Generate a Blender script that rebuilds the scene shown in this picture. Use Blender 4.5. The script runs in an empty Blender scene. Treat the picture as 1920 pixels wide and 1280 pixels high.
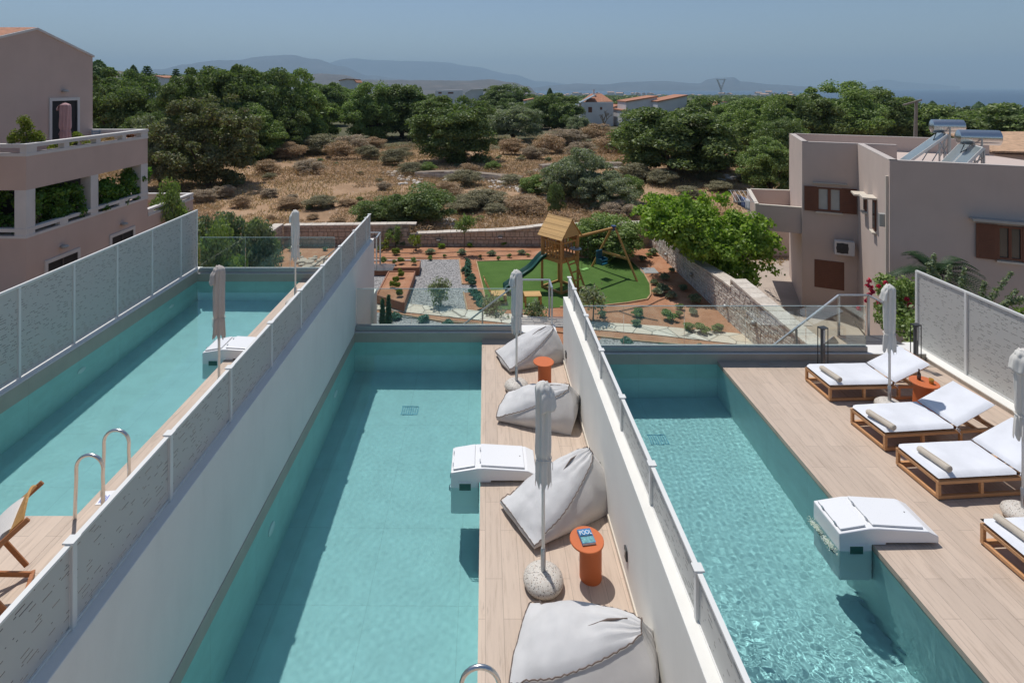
import bpy, math, random
import numpy as np
from mathutils import Vector, Matrix, noise
sc = bpy.context.scene
R = math.radians
# ---------------------------------------------------------------- camera, sky, sun, exposure
F, CX, CY, H = 1030.0, 910.0, 164.0, 5.8
cd = bpy.data.cameras.new('camera'); cam = bpy.data.objects.new('camera', cd); sc.collection.objects.link(cam)
cam.location = (0, 0, H); cam.rotation_euler = (R(90), 0, 0)
cd.sensor_width = 36; cd.lens = F/1920*36; cd.shift_x = (960-CX)/1920; cd.shift_y = -(640-CY)/1920
cd.clip_start = .1; cd.clip_end = 80000
sc.camera = cam
w = bpy.data.worlds.new('World'); sc.world = w; w.use_nodes = True
wn = w.node_tree; sky = wn.nodes.new('ShaderNodeTexSky'); sky.sky_type = 'NISHITA'; sky.sun_disc = False
sky.sun_elevation = R(67.2); sky.sun_rotation = R(-31); sky.altitude = 60
sky.air_density = 1.0; sky.dust_density = .9; sky.ozone_density = 3.0
wn.links.new(sky.outputs[0], wn.nodes['Background'].inputs[0]); wn.nodes['Background'].inputs[1].default_value = .086
sl = bpy.data.lights.new('sun', 'SUN'); sl.energy = 3.6; sl.angle = R(.5); sl.color = (1, .955, .9)
so = bpy.data.objects.new('sun', sl); sc.collection.objects.link(so)
so.rotation_euler = Vector((-.215, .36, 1)).to_track_quat('Z', 'Y').to_euler()
sl.cycles.is_caustics_light = True
vs = sc.view_settings; vs.view_transform = 'Standard'; vs.look = 'None'; vs.exposure = .09; vs.gamma = 1
sc.cycles.use_denoising = True; sc.cycles.max_bounces = 10; sc.cycles.transparent_max_bounces = 16
sc.cycles.volume_bounces = 0; sc.cycles.sample_clamp_indirect = 6

# ---------------------------------------------------------------- helpers
def P(px, py, z):            # where the sight line of a photo point meets the level z
    Y = F*(H-z)/(py-CY); return Vector(((px-CX)/F*Y, Y, z))
def Q(px, py, Y):            # the same at depth Y
    return Vector(((px-CX)/F*Y, Y, H-(py-CY)/F*Y))
class MB:
    def __init__(s): s.v = []; s.f = []
    def add(s, vs, fs):
        o = len(s.v); s.v += [tuple(v) for v in vs]; s.f += [tuple(i+o for i in f) for f in fs]; return s
    def box(s, x0, x1, y0, y1, z0, z1):
        return s.add([(x, y, z) for x in (x0, x1) for y in (y0, y1) for z in (z0, z1)],
                     [(0,1,3,2),(4,6,7,5),(0,4,5,1),(2,3,7,6),(0,2,6,4),(1,5,7,3)])
    def obox(s, c, ux, uy, uz):    # centre and three half vectors
        c, ux, uy, uz = map(Vector, (c, ux, uy, uz))
        return s.add([c+a*ux+b*uy+d*uz for a in (-1,1) for b in (-1,1) for d in (-1,1)],
                     [(0,1,3,2),(4,6,7,5),(0,4,5,1),(2,3,7,6),(0,2,6,4),(1,5,7,3)])
    def bar(s, a, b, wd, ht, up=(0,0,1)):
        a, b = Vector(a), Vector(b); d = (b-a); L = d.length; d.normalize()
        u = Vector(up); sd = d.cross(u)
        if sd.length < 1e-4: sd = d.cross(Vector((1,0,0)))
        sd.normalize(); u = sd.cross(d)
        return s.obox((a+b)/2, d*L/2, sd*wd/2, u*ht/2)
    def tube(s, pts, r, n=8, cap=True):
        pts = [Vector(p) for p in pts]; rr = r if isinstance(r, (list, tuple)) else [r]*len(pts)
        vv = []; ff = []; ref = None
        for i, p in enumerate(pts):
            t = (pts[min(i+1, len(pts)-1)]-pts[max(i-1, 0)]).normalized()
            if ref is None:
                ref = t.orthogonal().normalized()
            ref = (ref-t*ref.dot(t)); ref.normalize(); b = t.cross(ref)
            for k in range(n):
                a = 2*math.pi*k/n; vv.append(p+(ref*math.cos(a)+b*math.sin(a))*rr[i])
        for i in range(len(pts)-1):
            for k in range(n): ff.append((i*n+k, i*n+(k+1)%n, (i+1)*n+(k+1)%n, (i+1)*n+k))
        if cap: ff.append(tuple(range(n-1, -1, -1))); ff.append(tuple((len(pts)-1)*n+k for k in range(n)))
        return s.add(vv, ff)
    def lathe(s, prof, n=24, c=(0,0,0), fn=None):
        vv = []; ff = []
        for i, (r, z) in enumerate(prof):
            for k in range(n):
                a = 2*math.pi*k/n; q = r*(fn(a, z) if fn else 1)
                vv.append((c[0]+q*math.cos(a), c[1]+q*math.sin(a), c[2]+z))
        for i in range(len(prof)-1):
            for k in range(n): ff.append((i*n+k, i*n+(k+1)%n, (i+1)*n+(k+1)%n, (i+1)*n+k))
        ff.append(tuple(range(n-1, -1, -1))); ff.append(tuple((len(prof)-1)*n+k for k in range(n)))
        return s.add(vv, ff)
    def prism(s, poly, z0, z1):
        n = len(poly)
        ar = sum(poly[i][0]*poly[(i+1)%n][1]-poly[(i+1)%n][0]*poly[i][1] for i in range(n))
        if ar < 0: poly = poly[::-1]
        return s.add([(p[0], p[1], z0) for p in poly]+[(p[0], p[1], z1) for p in poly],
                     [tuple(range(n-1, -1, -1)), tuple(range(n, 2*n))]+[(i, (i+1)%n, n+(i+1)%n, n+i) for i in range(n)])
    def build(s, name, mat, parent=None, W=False, smooth=False, bevel=0, auto=None):
        off = Vector(parent.location) if (W and parent) else Vector((0,0,0))
        me = bpy.data.meshes.new(name); me.from_pydata([tuple(Vector(v)-off) for v in s.v], [], s.f)
        me.materials.append(mat)
        if smooth: me.polygons.foreach_set('use_smooth', [True]*len(me.polygons))
        o = bpy.data.objects.new(name, me); sc.collection.objects.link(o)
        if parent: o.parent = parent
        if bevel:
            m = o.modifiers.new('b', 'BEVEL'); m.width = bevel; m.segments = 2; m.limit_method = 'ANGLE'; m.angle_limit = R(40)
        if auto:
            m = o.modifiers.new('e', 'EDGE_SPLIT'); m.split_angle = R(auto)
        return o
def tag(o, label=None, cat=None, group=None, kind=None):
    if label: o['label'] = label
    if cat: o['category'] = cat
    if group: o['group'] = group
    if kind: o['kind'] = kind
    return o
def thing(name, label, cat, loc=(0,0,0), rz=0, group=None):
    o = bpy.data.objects.new(name, None); sc.collection.objects.link(o); o.location = loc; o.rotation_euler = (0,0,rz)
    o.empty_display_size = .2
    return tag(o, label, cat, group)
def copy_tree(o, parent=None):
    c = o.copy(); sc.collection.objects.link(c); c.parent = parent
    for ch in [x for x in sc.objects if x.parent == o]: copy_tree(ch, c)
    return c
def dup(o, loc, rz=0, label=None, group=None, scale=None):
    c = copy_tree(o); c.location = loc; c.rotation_euler = (0,0,rz)
    if label: c['label'] = label
    if group: c['group'] = group
    if scale: c.scale = scale if isinstance(scale, (tuple, list)) else (scale,)*3
    return c
def npmesh(name, V, Fq, mat, smooth=False):
    me = bpy.data.meshes.new(name); n = len(Fq); k = Fq.shape[1]
    me.vertices.add(len(V)); me.vertices.foreach_set('co', V.astype(np.float32).ravel())
    me.loops.add(n*k); me.loops.foreach_set('vertex_index', Fq.astype(np.int32).ravel())
    me.polygons.add(n); me.polygons.foreach_set('loop_start', np.arange(0, n*k, k, dtype=np.int32))
    if smooth: me.polygons.foreach_set('use_smooth', np.ones(n, bool))
    me.update(calc_edges=True); me.validate(); me.materials.append(mat); return me
def mobj(name, me, parent=None, loc=None):
    o = bpy.data.objects.new(name, me); sc.collection.objects.link(o)
    if parent: o.parent = parent
    if loc is not None: o.location = loc
    return o

# ---------------------------------------------------------------- materials
class NT:
    def __init__(s, name):
        s.m = bpy.data.materials.new(name); s.m.use_nodes = True; s.t = s.m.node_tree
        s.b = s.t.nodes['Principled BSDF']; s.out = s.t.nodes['Material Output']
    def n(s, typ, **kw):
        nd = s.t.nodes.new('ShaderNode'+typ)
        for k, v in kw.items():
            if k[0] == '_': setattr(nd, k[1:], v)
            else:
                key = k.replace('_', ' ')
                nd.inputs[int(k[1:]) if k[0] == 'i' and k[1:].isdigit() else key].default_value = v
        return nd
    def l(s, a, b):
        s.t.links.new(a if not hasattr(a, 'outputs') else a.outputs[0], b)
    def math(s, op, a, b=None, c=None):
        nd = s.t.nodes.new('ShaderNodeMath'); nd.operation = op
        for i, v in enumerate((a, b, c)):
            if v is None: continue
            if isinstance(v, (int, float)): nd.inputs[i].default_value = v
            else: s.l(v, nd.inputs[i])
        return nd.outputs[0]
    def coord(s, which='Object', scale=(1,1,1), rot=(0,0,0)):
        tc = s.t.nodes.new('ShaderNodeTexCoord'); mp = s.t.nodes.new('ShaderNodeMapping')
        s.t.links.new(tc.outputs[which], mp.inputs[0]); mp.inputs['Scale'].default_value = scale; mp.inputs['Rotation'].default_value = rot
        return mp.outputs[0]
    def world(s, scale=(1,1,1), rot=(0,0,0)):
        g = s.t.nodes.new('ShaderNodeNewGeometry'); mp = s.t.nodes.new('ShaderNodeMapping')
        s.t.links.new(g.outputs['Position'], mp.inputs[0]); mp.inputs['Scale'].default_value = scale; mp.inputs['Rotation'].default_value = rot
        return mp.outputs[0]
    def noise(s, co, scale=5, detail=4, rough=.55):
        nd = s.n('TexNoise', Scale=scale, Detail=detail, Roughness=rough); s.l(co, nd.inputs['Vector']); return nd.outputs[0]
    def ramp(s, fac, stops):
        nd = s.t.nodes.new('ShaderNodeValToRGB'); s.l(fac, nd.inputs[0]); e = nd.color_ramp.elements
        while len(e) < len(stops): e.new(.5)
        for i, (p, c) in enumerate(stops): e[i].position = p; e[i].color = (*c, 1) if len(c) == 3 else c
        return nd.outputs[0]
    def mix(s, fac, a, b, typ='MIX'):
        nd = s.t.nodes.new('ShaderNodeMix'); nd.data_type = 'RGBA'; nd.blend_type = typ
        for sock, v in ((nd.inputs[0], fac), (nd.inputs[6], a), (nd.inputs[7], b)):
            if isinstance(v, (int, float)): sock.default_value = v
            elif isinstance(v, tuple): sock.default_value = (*v, 1)
            else: s.l(v, sock)
        return nd.outputs[2]
    def bump(s, h, strength=.3, dist=.01):
        nd = s.n('Bump', Strength=strength, Distance=dist); s.l(h, nd.inputs['Height']); s.l(nd.outputs[0], s.b.inputs['Normal']); return nd.outputs[0]
    def base(s, c):
        if isinstance(c, tuple): s.b.inputs['Base Color'].default_value = (*c, 1)
        else: s.l(c, s.b.inputs['Base Color'])
def mul(c, k): return tuple(min(1, x*k) for x in c)
def plain(name, c, rough=.6, var=.12, scale=3, bump=0, bscale=60, metal=0, coat=0, spec=.5, dirt=0):
    t = NT(name); co = t.world() if scale < 8 else t.coord()
    f = t.noise(co, scale, 5)
    col = t.ramp(f, [(.3, mul(c, 1-var)), (.7, mul(c, 1+var))])
    if dirt:
        g = t.noise(t.world((1,1,.25)), 2.3, 6, .7)
        col = t.mix(t.math('MULTIPLY', t.math('SUBTRACT', g, .48), dirt), col, mul(c, .45))
    t.base(col); t.b.inputs['Roughness'].default_value = rough; t.b.inputs['Metallic'].default_value = metal
    t.b.inputs['Specular IOR Level'].default_value = spec
    if bump: t.bump(t.noise(t.coord(), bscale, 3), bump, .004)
    return t.m
M = {}
M['render'] = plain('white_render', (.77,.76,.71), .85, .035, 1.2, .25, 90, dirt=.4)
M['metal_white'] = plain('white_metal', (.72,.72,.69), .4, .02, 1, spec=.4)
M['skirt'] = plain('cream_skirting', (.62,.56,.47), .6, .05)
M['pink_wall'] = plain('pink_render', (.55,.425,.37), .9, .05, .8, .3, 50, dirt=.25)
M['pink_wall_right'] = plain('dusty_pink_render', (.56,.455,.395), .9, .05, .8, .3, 50, dirt=.3)
M['white_trim'] = plain('white_trim', (.62,.60,.58), .8, .05, 2, dirt=.3)
M['far_white'] = plain('far_white_render', (.66,.66,.67), .85, .07, .6)
M['terracotta'] = plain('terracotta_orange', (.56,.145,.045), .55, .04, 2, spec=.4)
M['steel'] = plain('brushed_steel', (.68,.67,.65), .26, .03, 30, metal=1)
M['galv'] = plain('galvanised_steel', (.45,.47,.49), .38, .05, 20, metal=.8)
M['alu'] = plain('grey_aluminium', (.40,.405,.39), .45, .04, 4, metal=.3)
M['dark'] = plain('dark_metal', (.035,.037,.04), .45, .1, 10)
M['teak'] = None
M['soil'] = None
M['plastic_white'] = plain('white_gelcoat', (.80,.805,.81), .3, .01, 1)
M['shutter'] = plain('brown_shutter', (.15,.055,.03), .55, .08, 6)
M['shade_glass'] = plain('window_glass', (.06,.075,.075), .06, .1, 1, spec=.8)
M['curtain'] = plain('window_curtain', (.42,.44,.42), .25, .1, 3, spec=.8)
M['pipe_grey'] = plain('weathered_pole', (.25,.22,.19), .8, .1, 6)
M['black_hole'] = plain('dark_interior', (.012,.012,.014), .7, .1, 3)  # near-black colour stands for the lack of light inside openings
def wood(name, c, ax=0, rough=.5, sc_=1.0):
    t = NT(name); s = [14, 14, 14]; s[ax] = 1.2
    co = t.coord('Object', tuple(x*sc_ for x in s)); f = t.noise(co, 3, 6, .6)
    g = t.n('NewGeometry'); 
    col = t.ramp(f, [(.3, mul(c, .68)), (.52, c), (.75, mul(c, 1.25))])
    col = t.mix(.35, col, t.ramp(g.outputs['Random Per Island'], [(0, mul(c, .6)), (1, mul(c, 1.35))]))
    t.base(col); t.b.inputs['Roughness'].default_value = rough; t.bump(f, .15, .003); return t.m
M['teak'] = wood('teak_wood', (.55,.29,.13))
M['pine'] = wood('pine_wood', (.50,.27,.085), 2, .6)
M['pine_roof'] = wood('pine_roof_wood', (.60,.37,.14), 0, .6)
M['beech'] = wood('varnished_beech', (.40,.155,.055), 0, .4)
M['planter_wood'] = wood('planter_wood', (.30,.13,.07), 0, .7)
def fabric(name, c, sc_=260, rough=.95, var=.07, wr=.25, st=.25):
    t = NT(name); co = t.coord(); f = t.noise(co, 2.5, 4)
    wv = t.n('TexWave', Scale=sc_, Distortion=1.5); t.l(co, wv.inputs['Vector'])
    t.base(t.ramp(f, [(.3, mul(c, 1-var)), (.7, mul(c, 1+var))])); t.b.inputs['Roughness'].default_value = rough
    t.b.inputs['Sheen Weight'].default_value = .15
    h = t.math('ADD', t.math('MULTIPLY', t.noise(co, 7, 3), wr*6), wv.outputs[0]); t.bump(h, st, .004); return t.m
M['bag'] = fabric('grey_white_bag_fabric', (.64,.635,.63), 300, wr=1.6, st=.35)
M['bag_side'] = fabric('beige_bag_side_fabric', (.60,.575,.545), 300, wr=1.6, st=.35)
M['piping'] = fabric('brown_bag_piping', (.16,.12,.10), 90)
M['mattress'] = fabric('white_mattress_fabric', (.73,.745,.78), 320, wr=.35)
M['towel'] = fabric('sand_towel', (.66,.58,.47), 110, wr=.6, st=.5)
M['canopy'] = fabric('greige_canopy_fabric', (.70,.675,.62), 200, wr=.4)
M['canopy2'] = fabric('taupe_canopy_fabric', (.52,.46,.41), 200, wr=.4)
M['canvas'] = fabric('cream_canvas', (.62,.59,.55), 200)
M['pink_cloth'] = fabric('pink_parasol_cloth', (.50,.30,.30), 60)

def deck_mat(name, rot, c=(.535,.425,.335)):
    t = NT(name); co = t.world((1,1,1), (0,0,rot))
    br = t.n('TexBrick', _offset=.41, _offset_frequency=2, Scale=1, Mortar_Size=.0028, Mortar_Smooth=.2, Bias=0, Brick_Width=1.2, Row_Height=.2)
    t.l(co, br.inputs['Vector'])
    br.inputs['Color1'].default_value = (*mul(c, .93), 1); br.inputs['Color2'].default_value = (*mul(c, 1.07), 1); br.inputs['Mortar'].default_value = (*mul(c, .62), 1)
    sx = (14,1.3,1) if rot else (1.3,14,1); sx2 = (5,.8,1) if rot else (.8,5,1)
    st = t.world(sx)
    g1 = t.noise(st, 1.6, 7, .62); g2 = t.noise(t.world(sx2), 3.2, 4, .6)
    col = t.mix(1, br.outputs[0], t.ramp(g1, [(.25, (.76,.74,.71)), (.48, (1,1,1)), (.75, (1.08,1.08,1.07))]), 'MULTIPLY')
    col = t.mix(t.ramp(g2, [(.63, (0,0,0)), (.76, (.85,.85,.85))]), col, mul(c, .56))
    t.base(col); t.b.inputs['Roughness'].default_value = .55
    t.bump(t.math('ADD', t.math('MULTIPLY', br.outputs['Fac'], -1), t.math('MULTIPLY', g1, .3)), .25, .002); return t.m
M['deck'] = deck_mat('wood_look_tile', R(90)); M['deck_cross'] = deck_mat('wood_look_tile_crosswise', 0)
M['border'] = deck_mat('grey_border_tile', 0, (.40,.345,.285))
def pool_mat(name, c, tw=1.2, th=.6):
    t = NT(name)
    co = t.world()
    # large format tiles: joints every tw along y and x, every th in height
    sp = t.n('SeparateXYZ'); t.l(co, sp.inputs[0])
    def joint(o, p, wd):
        m = t.math('ABSOLUTE', t.math('SUBTRACT', t.math('FRACT', t.math('DIVIDE', o, p)), .5)); return t.math('GREATER_THAN', m, .5-wd/p/2)
    j = t.math('MAXIMUM', joint(sp.outputs[1], tw, .009), joint(t.math('ADD', sp.outputs[0], .35), tw, .009))
    f = t.noise(co, 3, 5)
    col = t.ramp(f, [(.3, mul(c, .93)), (.7, mul(c, 1.06))])
    t.base(t.mix(t.math('MULTIPLY', j, .26), col, mul(c, .4))); t.b.inputs['Roughness'].default_value = .5; return t.m
M['pool'] = pool_mat('pool_lining_tile', (.455,.665,.645))
M['pool_dry'] = pool_mat('taupe_rim_tile', (.40,.37,.31))
def water_mat():
    t = NT('pool_water'); t.t.nodes.remove(t.b)
    g = t.n('BsdfGlass', IOR=1.333, Roughness=0); g.inputs['Color'].default_value = (.80,.97,.985,1)
    b = t.n('Bump', Strength=.16, Distance=.003); t.l(t.noise(t.world(), 26, 3), b.inputs['Height']); t.l(b.outputs[0], g.inputs['Normal'])
    t.l(g.outputs[0], t.out.inputs[0]); return t.m
M['water'] = water_mat()
def glass_mat(tint=(.915,.97,.96)):
    t = NT('clear_glass'); t.t.nodes.remove(t.b)
    a = t.n('BsdfTransparent'); a.inputs[0].default_value = (*tint, 1); g = t.n('BsdfGlossy', Roughness=.01); g.inputs[0].default_value = (1,1,1,1)
    fr = t.n('Fresnel', IOR=1.5); mx = t.n('MixShader'); t.l(fr.outputs[0], mx.inputs[0]); t.l(a.outputs[0], mx.inputs[1]); t.l(g.outputs[0], mx.inputs[2])
    t.l(mx.outputs[0], t.out.inputs[0]); return t.m
M['glass'] = glass_mat()
M['glass_edge'] = plain('polished_glass_edge', (.50,.62,.60), .1, .02)
def perf_mat():
    t = NT('perforated_white_panel')
    sp = t.n('SeparateXYZ'); t.l(t.world(), sp.inputs[0]); u, v = sp.outputs[1], sp.outputs[2]
    dens = t.math('ADD', t.math('MULTIPLY', t.noise(t.world((1,1,1)), 1.5, 1), .5), .22)
    res = None
    for k, (rh, cl, sd) in enumerate(((.042, .17, 3.1), (.042, .06, 9.7))):
        vv = t.math('ADD', t.math('DIVIDE', v, rh), .5*k); row = t.math('FLOOR', vv); fv = t.math('ABSOLUTE', t.math('SUBTRACT', t.math('FRACT', vv), .5))
        wn_ = t.n('TexWhiteNoise', _noise_dimensions='1D'); t.l(t.math('ADD', row, sd), wn_.inputs['W'])
        uu = t.math('ADD', t.math('DIVIDE', u, cl), t.math('MULTIPLY', wn_.outputs['Value'], 13)); cell = t.math('FLOOR', uu)
        w2 = t.n('TexWhiteNoise', _noise_dimensions='2D'); cb = t.n('CombineXYZ'); t.l(row, cb.inputs[0]); t.l(cell, cb.inputs[1]); t.l(cb.outputs[0], w2.inputs['Vector'])
        on = t.math('LESS_THAN', w2.outputs['Value'], t.math('MULTIPLY', dens, 1.0 if k == 0 else .42))
        fu = t.math('ABSOLUTE', t.math('SUBTRACT', t.math('FRACT', uu), .5))
        ln = t.math('LESS_THAN', fu, t.math('MULTIPLY', t.math('ADD', w2.outputs['Value'], .12), .62))
        m = t.math('MULTIPLY', t.math('MULTIPLY', on, ln), t.math('LESS_THAN', fv, .085))
        res = m if res is None else t.math('MAXIMUM', res, m)
    t.base((.52,.515,.485)); t.b.inputs['Roughness'].default_value = .5
    tr = t.n('BsdfTransparent'); df = t.n('BsdfDiffuse'); df.inputs[0].default_value = (.10,.10,.10,1); sl2 = t.n('MixShader', i0=.45); t.l(df.outputs[0], sl2.inputs[1]); t.l(tr.outputs[0], sl2.inputs[2])  # dark diffuse share of the slots stands for shade on their walls
    mx = t.n('MixShader'); t.l(res, mx.inputs[0]); t.l(t.b.outputs[0], mx.inputs[1]); t.l(sl2.outputs[0], mx.inputs[2])
    t.l(mx.outputs[0], t.out.inputs[0]); return t.m
M['perf'] = perf_mat()
def leaf_mat(name, c, var=.35, warm=0, trans=.3):
    t = NT(name); t.t.nodes.remove(t.b); g = t.n('NewGeometry'); oi = t.n('ObjectInfo')
    stops = [(0, mul(c, 1-var)), (.6, c), (1, (min(1, c[0]*(1+var*1.6)), c[1]*(1+var), c[2]))]
    if warm: stops = stops[:2]+[(1-warm, stops[2][1]), (1, (.16,.075,.04))]
    col = t.ramp(g.outputs['Random Per Island'], stops)
    col = t.mix(t.math('MULTIPLY', oi.outputs['Random'], .4), col, mul(c, 1.35), 'MIX')
    d = t.n('BsdfDiffuse'); tr = t.n('BsdfTranslucent'); gl = t.n('BsdfGlossy', Roughness=.45); gl.inputs[0].default_value = (.9,.95,.9,1)
    t.l(col, d.inputs[0]); t.l(t.mix(1, col, (1.0,1.25,.5), 'MULTIPLY'), tr.inputs[0])
    m1 = t.n('MixShader', i0=trans); t.l(d.outputs[0], m1.inputs[1]); t.l(tr.outputs[0], m1.inputs[2])
    m2 = t.n('MixShader', i0=.018); t.l(m1.outputs[0], m2.inputs[1]); t.l(gl.outputs[0], m2.inputs[2]); t.l(m2.outputs[0], t.out.inputs[0]); return t.m
M['oak'] = leaf_mat('dark_green_leaves', (.165,.215,.09))
M['oak2'] = leaf_mat('mid_green_leaves', (.215,.285,.105))
M['oakb'] = leaf_mat('browning_green_leaves', (.18,.195,.105), .35, .15)
M['olive'] = leaf_mat('olive_grey_leaves', (.27,.305,.21), .3)
M['lime'] = leaf_mat('bright_green_leaves', (.23,.34,.06), .35, trans=.4)
M['yel'] = leaf_mat('yellow_green_leaves', (.20,.24,.045), .3)
M['vine'] = leaf_mat('vine_leaves', (.11,.22,.05), .5, trans=.4)
M['dry'] = leaf_mat('dry_brown_twigs', (.42,.30,.20), .3, trans=.1)
M['drygrey'] = leaf_mat('dry_grey_twigs', (.38,.305,.235), .3, trans=.1)
M['sagedry'] = leaf_mat('dull_olive_twigs', (.27,.25,.165), .3, trans=.1)
M['straw'] = leaf_mat('dry_straw', (.46,.335,.205), .3, trans=.2)
M['rust'] = leaf_mat('rusty_stalks', (.20,.075,.03), .35, trans=.1)
M['blue'] = leaf_mat('blue_green_leaves', (.10,.20,.16), .3)
M['sage'] = leaf_mat('sage_leaves', (.22,.27,.17), .35)
M['pinkfl'] = leaf_mat('magenta_petals', (.55,.03,.09), .3)
M['cyp'] = leaf_mat('cypress_leaves', (.09,.15,.06), .3)
M['bark'] = plain('bark', (.12,.09,.07), .9, .3, 9, .6, 30)
def ground_mat(name, cols, scale, bs=.5, sc2=40, speck=None):
    t = NT(name); co = t.world(); f = t.noise(co, scale, 8, .65); f2 = t.noise(co, sc2, 4, .7)
    col = t.ramp(f, cols); col = t.mix(.5, col, t.ramp(f2, [(.3, (.35,.35,.35)), (.7, (.75,.75,.75))]), 'OVERLAY')
    if speck:
        v = t.n('TexVoronoi', Scale=speck[0]); t.l(co, v.inputs['Vector']); col = t.mix(t.math('LESS_THAN', v.outputs['Distance'], speck[1]), col, speck[2])
    t.base(col); t.b.inputs['Roughness'].default_value = .95; t.b.inputs['Specular IOR Level'].default_value = .15
    t.bump(t.math('ADD', f2, f), bs, .05); return t.m
M['soil'] = ground_mat('red_garden_soil', [(.3, (.30,.135,.07)), (.5, (.40,.20,.115)), (.7, (.47,.27,.17))], 1.1, .6, 22)
M['field'] = ground_mat('dry_field_soil', [(.25, (.19,.13,.08)), (.42, (.31,.20,.12)), (.55, (.38,.25,.155)), (.75, (.44,.315,.205))], .22, .7, 5, (1.7, .11, (.42,.38,.33)))
M['far_land'] = ground_mat('far_scrub_land', [(.3, (.05,.065,.03)), (.55, (.12,.11,.065)), (.7, (.22,.17,.12))], .012, .2, .1)
M['concrete'] = plain('driveway_concrete', (.42,.35,.29), .9, .12, .7, .3, 40, dirt=.3)
M['lawn_m'] = ground_mat('artificial_turf', [(.3, (.065,.13,.028)), (.7, (.095,.175,.042))], 1.2, .6, 60)
def gravel_mat():
    t = NT('white_gravel'); v = t.n('TexVoronoi', Scale=17); t.l(t.world(), v.inputs['Vector'])
    col = t.mix(.8, v.outputs['Color'], (.5,.5,.5)); col = t.mix(1, t.ramp(v.outputs['Distance'], [(0, (.50,.49,.48)), (.5, (.34,.33,.32)), (1, (.08,.08,.08))]), t.ramp(t.math('FRACT', t.math('MULTIPLY', v.outputs['Color'], 3.7)), [(0, (.55,.55,.57)), (.5, (.95,.94,.93)), (1, (1,1,1))]), 'MULTIPLY')
    t.base(col); t.b.inputs['Roughness'].default_value = .9; t.bump(t.math('MULTIPLY', v.outputs['Distance'], -1), .8, .03); return t.m
M['gravel'] = gravel_mat()
def crazy_mat():
    t = NT('crazy_paving'); v = t.n('TexVoronoi', _feature='DISTANCE_TO_EDGE', Scale=1.7); v2 = t.n('TexVoronoi', Scale=1.7)
    co = t.world(); t.l(co, v.inputs['Vector']); t.l(co, v2.inputs['Vector'])
    sp = t.n('SeparateColor'); t.l(v2.outputs['Color'], sp.inputs[0])
    col = t.ramp(sp.outputs[0], [(0, (.60,.52,.41)), (.5, (.68,.62,.52)), (1, (.62,.47,.33))])
    col = t.mix(.3, col, t.ramp(t.noise(co, 9, 4), [(.3, (.45,.4,.33)), (.7, (.75,.72,.66))]))
    t.base(t.mix(t.math('LESS_THAN', v.outputs['Distance'], .028), col, (.27,.23,.185))); t.b.inputs['Roughness'].default_value = .8; return t.m
M['crazy'] = crazy_mat()
def stone_mat(name, a, b, c):
    t = NT(name); g = t.n('NewGeometry'); f = t.noise(t.world(), 9, 6, .65)
    col = t.mix(.5, t.ramp(g.outputs['Random Per Island'], [(0, a), (.5, b), (1, c)]), t.ramp(f, [(.3, mul(a, .7)), (.7, mul(c, 1.15))]))
    t.base(col); t.b.inputs['Roughness'].default_value = .92; t.bump(f, .6, .02); return t.m
M['stone'] = stone_mat('beige_stone', (.42,.325,.245), (.54,.425,.325), (.64,.52,.41))
M['stone_grey'] = stone_mat('pale_rubble_stone', (.45,.40,.34), (.60,.54,.47), (.72,.67,.60))
M['mortar'] = plain('mortar', (.27,.215,.165), .95, .15, 6)
M['coping'] = stone_mat('pale_coping_stone', (.52,.45,.37), (.60,.53,.45), (.66,.60,.52))
def tile_mat(name, c):
    t = NT(name); co = t.coord(); wv = t.n('TexWave', Scale=2.0, _bands_direction='X'); t.l(co, wv.inputs['Vector'])
    f = t.noise(t.world(), 4, 5, .7); col = t.ramp(f, [(.3, mul(c, .65)), (.5, c), (.7, mul(c, 1.3))]); t.base(col)
    t.b.inputs['Roughness'].default_value = .85; t.bump(wv.outputs[0], .8, .04); return t.m
M['rooftile'] = tile_mat('terracotta_roof_tile', (.44,.20,.115))
M['rooftile2'] = tile_mat('sandy_roof_tile', (.52,.33,.20))
def terrazzo():
    t = NT('terrazzo'); v = t.n('TexVoronoi', Scale=75); t.l(t.coord(), v.inputs['Vector'])
    sp = t.n('SeparateColor'); t.l(v.outputs['Color'], sp.inputs[0])
    chips = t.ramp(sp.outputs[0], [(0, (.05,.05,.05)), (.16, (.06,.055,.05)), (.2, (.30,.17,.11)), (.32, (.55,.50,.43)), (.6, (.62,.58,.52)), (1, (.70,.68,.64))])
    t.base(t.mix(t.math('GREATER_THAN', v.outputs['Distance'], .42), chips, (.56,.52,.46))); t.b.inputs['Roughness'].default_value = .6; return t.m
M['terrazzo'] = terrazzo()

# ---------------------------------------------------------------- the ground, the sea, the far hills
def ground_z(x, y):
    z = -2.2
    if y > 60: z -= .0125*(y-60)
    if y > 30: z += .35*(noise.noise((x*.045, y*.045, 3)))*min(1, (y-30)/14)
    a = x/max(y, 1)
    if y > 260 and a > .55: z -= (min(1, (a-.55)/.25))*(y-260)*.085
    if y > 300 and a < -.25: z += min(1, (-.25-a)/.3)*min(1, (y-300)/900)*55*(.6+.5*noise.noise((x*.002, y*.002, 1)))
    if x > 8.5 and y < 33: z = min(z, -3.52 if y < 30.5 else -3.52+1.3*(y-30.5)/2.5)
    if x < -10.3 and y < 31: z = min(z, -2.4)
    return z
def sheet(name, xs, ys, fn, mat):
    nx, ny = len(xs), len(ys); V = np.array([(x, y, fn(x, y)) for x in xs for y in ys])
    Fq = np.array([(i*ny+j, (i+1)*ny+j, (i+1)*ny+j+1, i*ny+j+1) for i in range(nx-1) for j in range(ny-1)])
    return mobj(name, npmesh(name, V, Fq, mat, True))
def spaced(a, b, n, k): return [a+(b-a)*((i/n)**k) for i in range(n+1)]
ys = list(np.arange(-12, 62, 1.2))+[62+(5200-62)*((i/90)**2.4) for i in range(91)]
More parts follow.
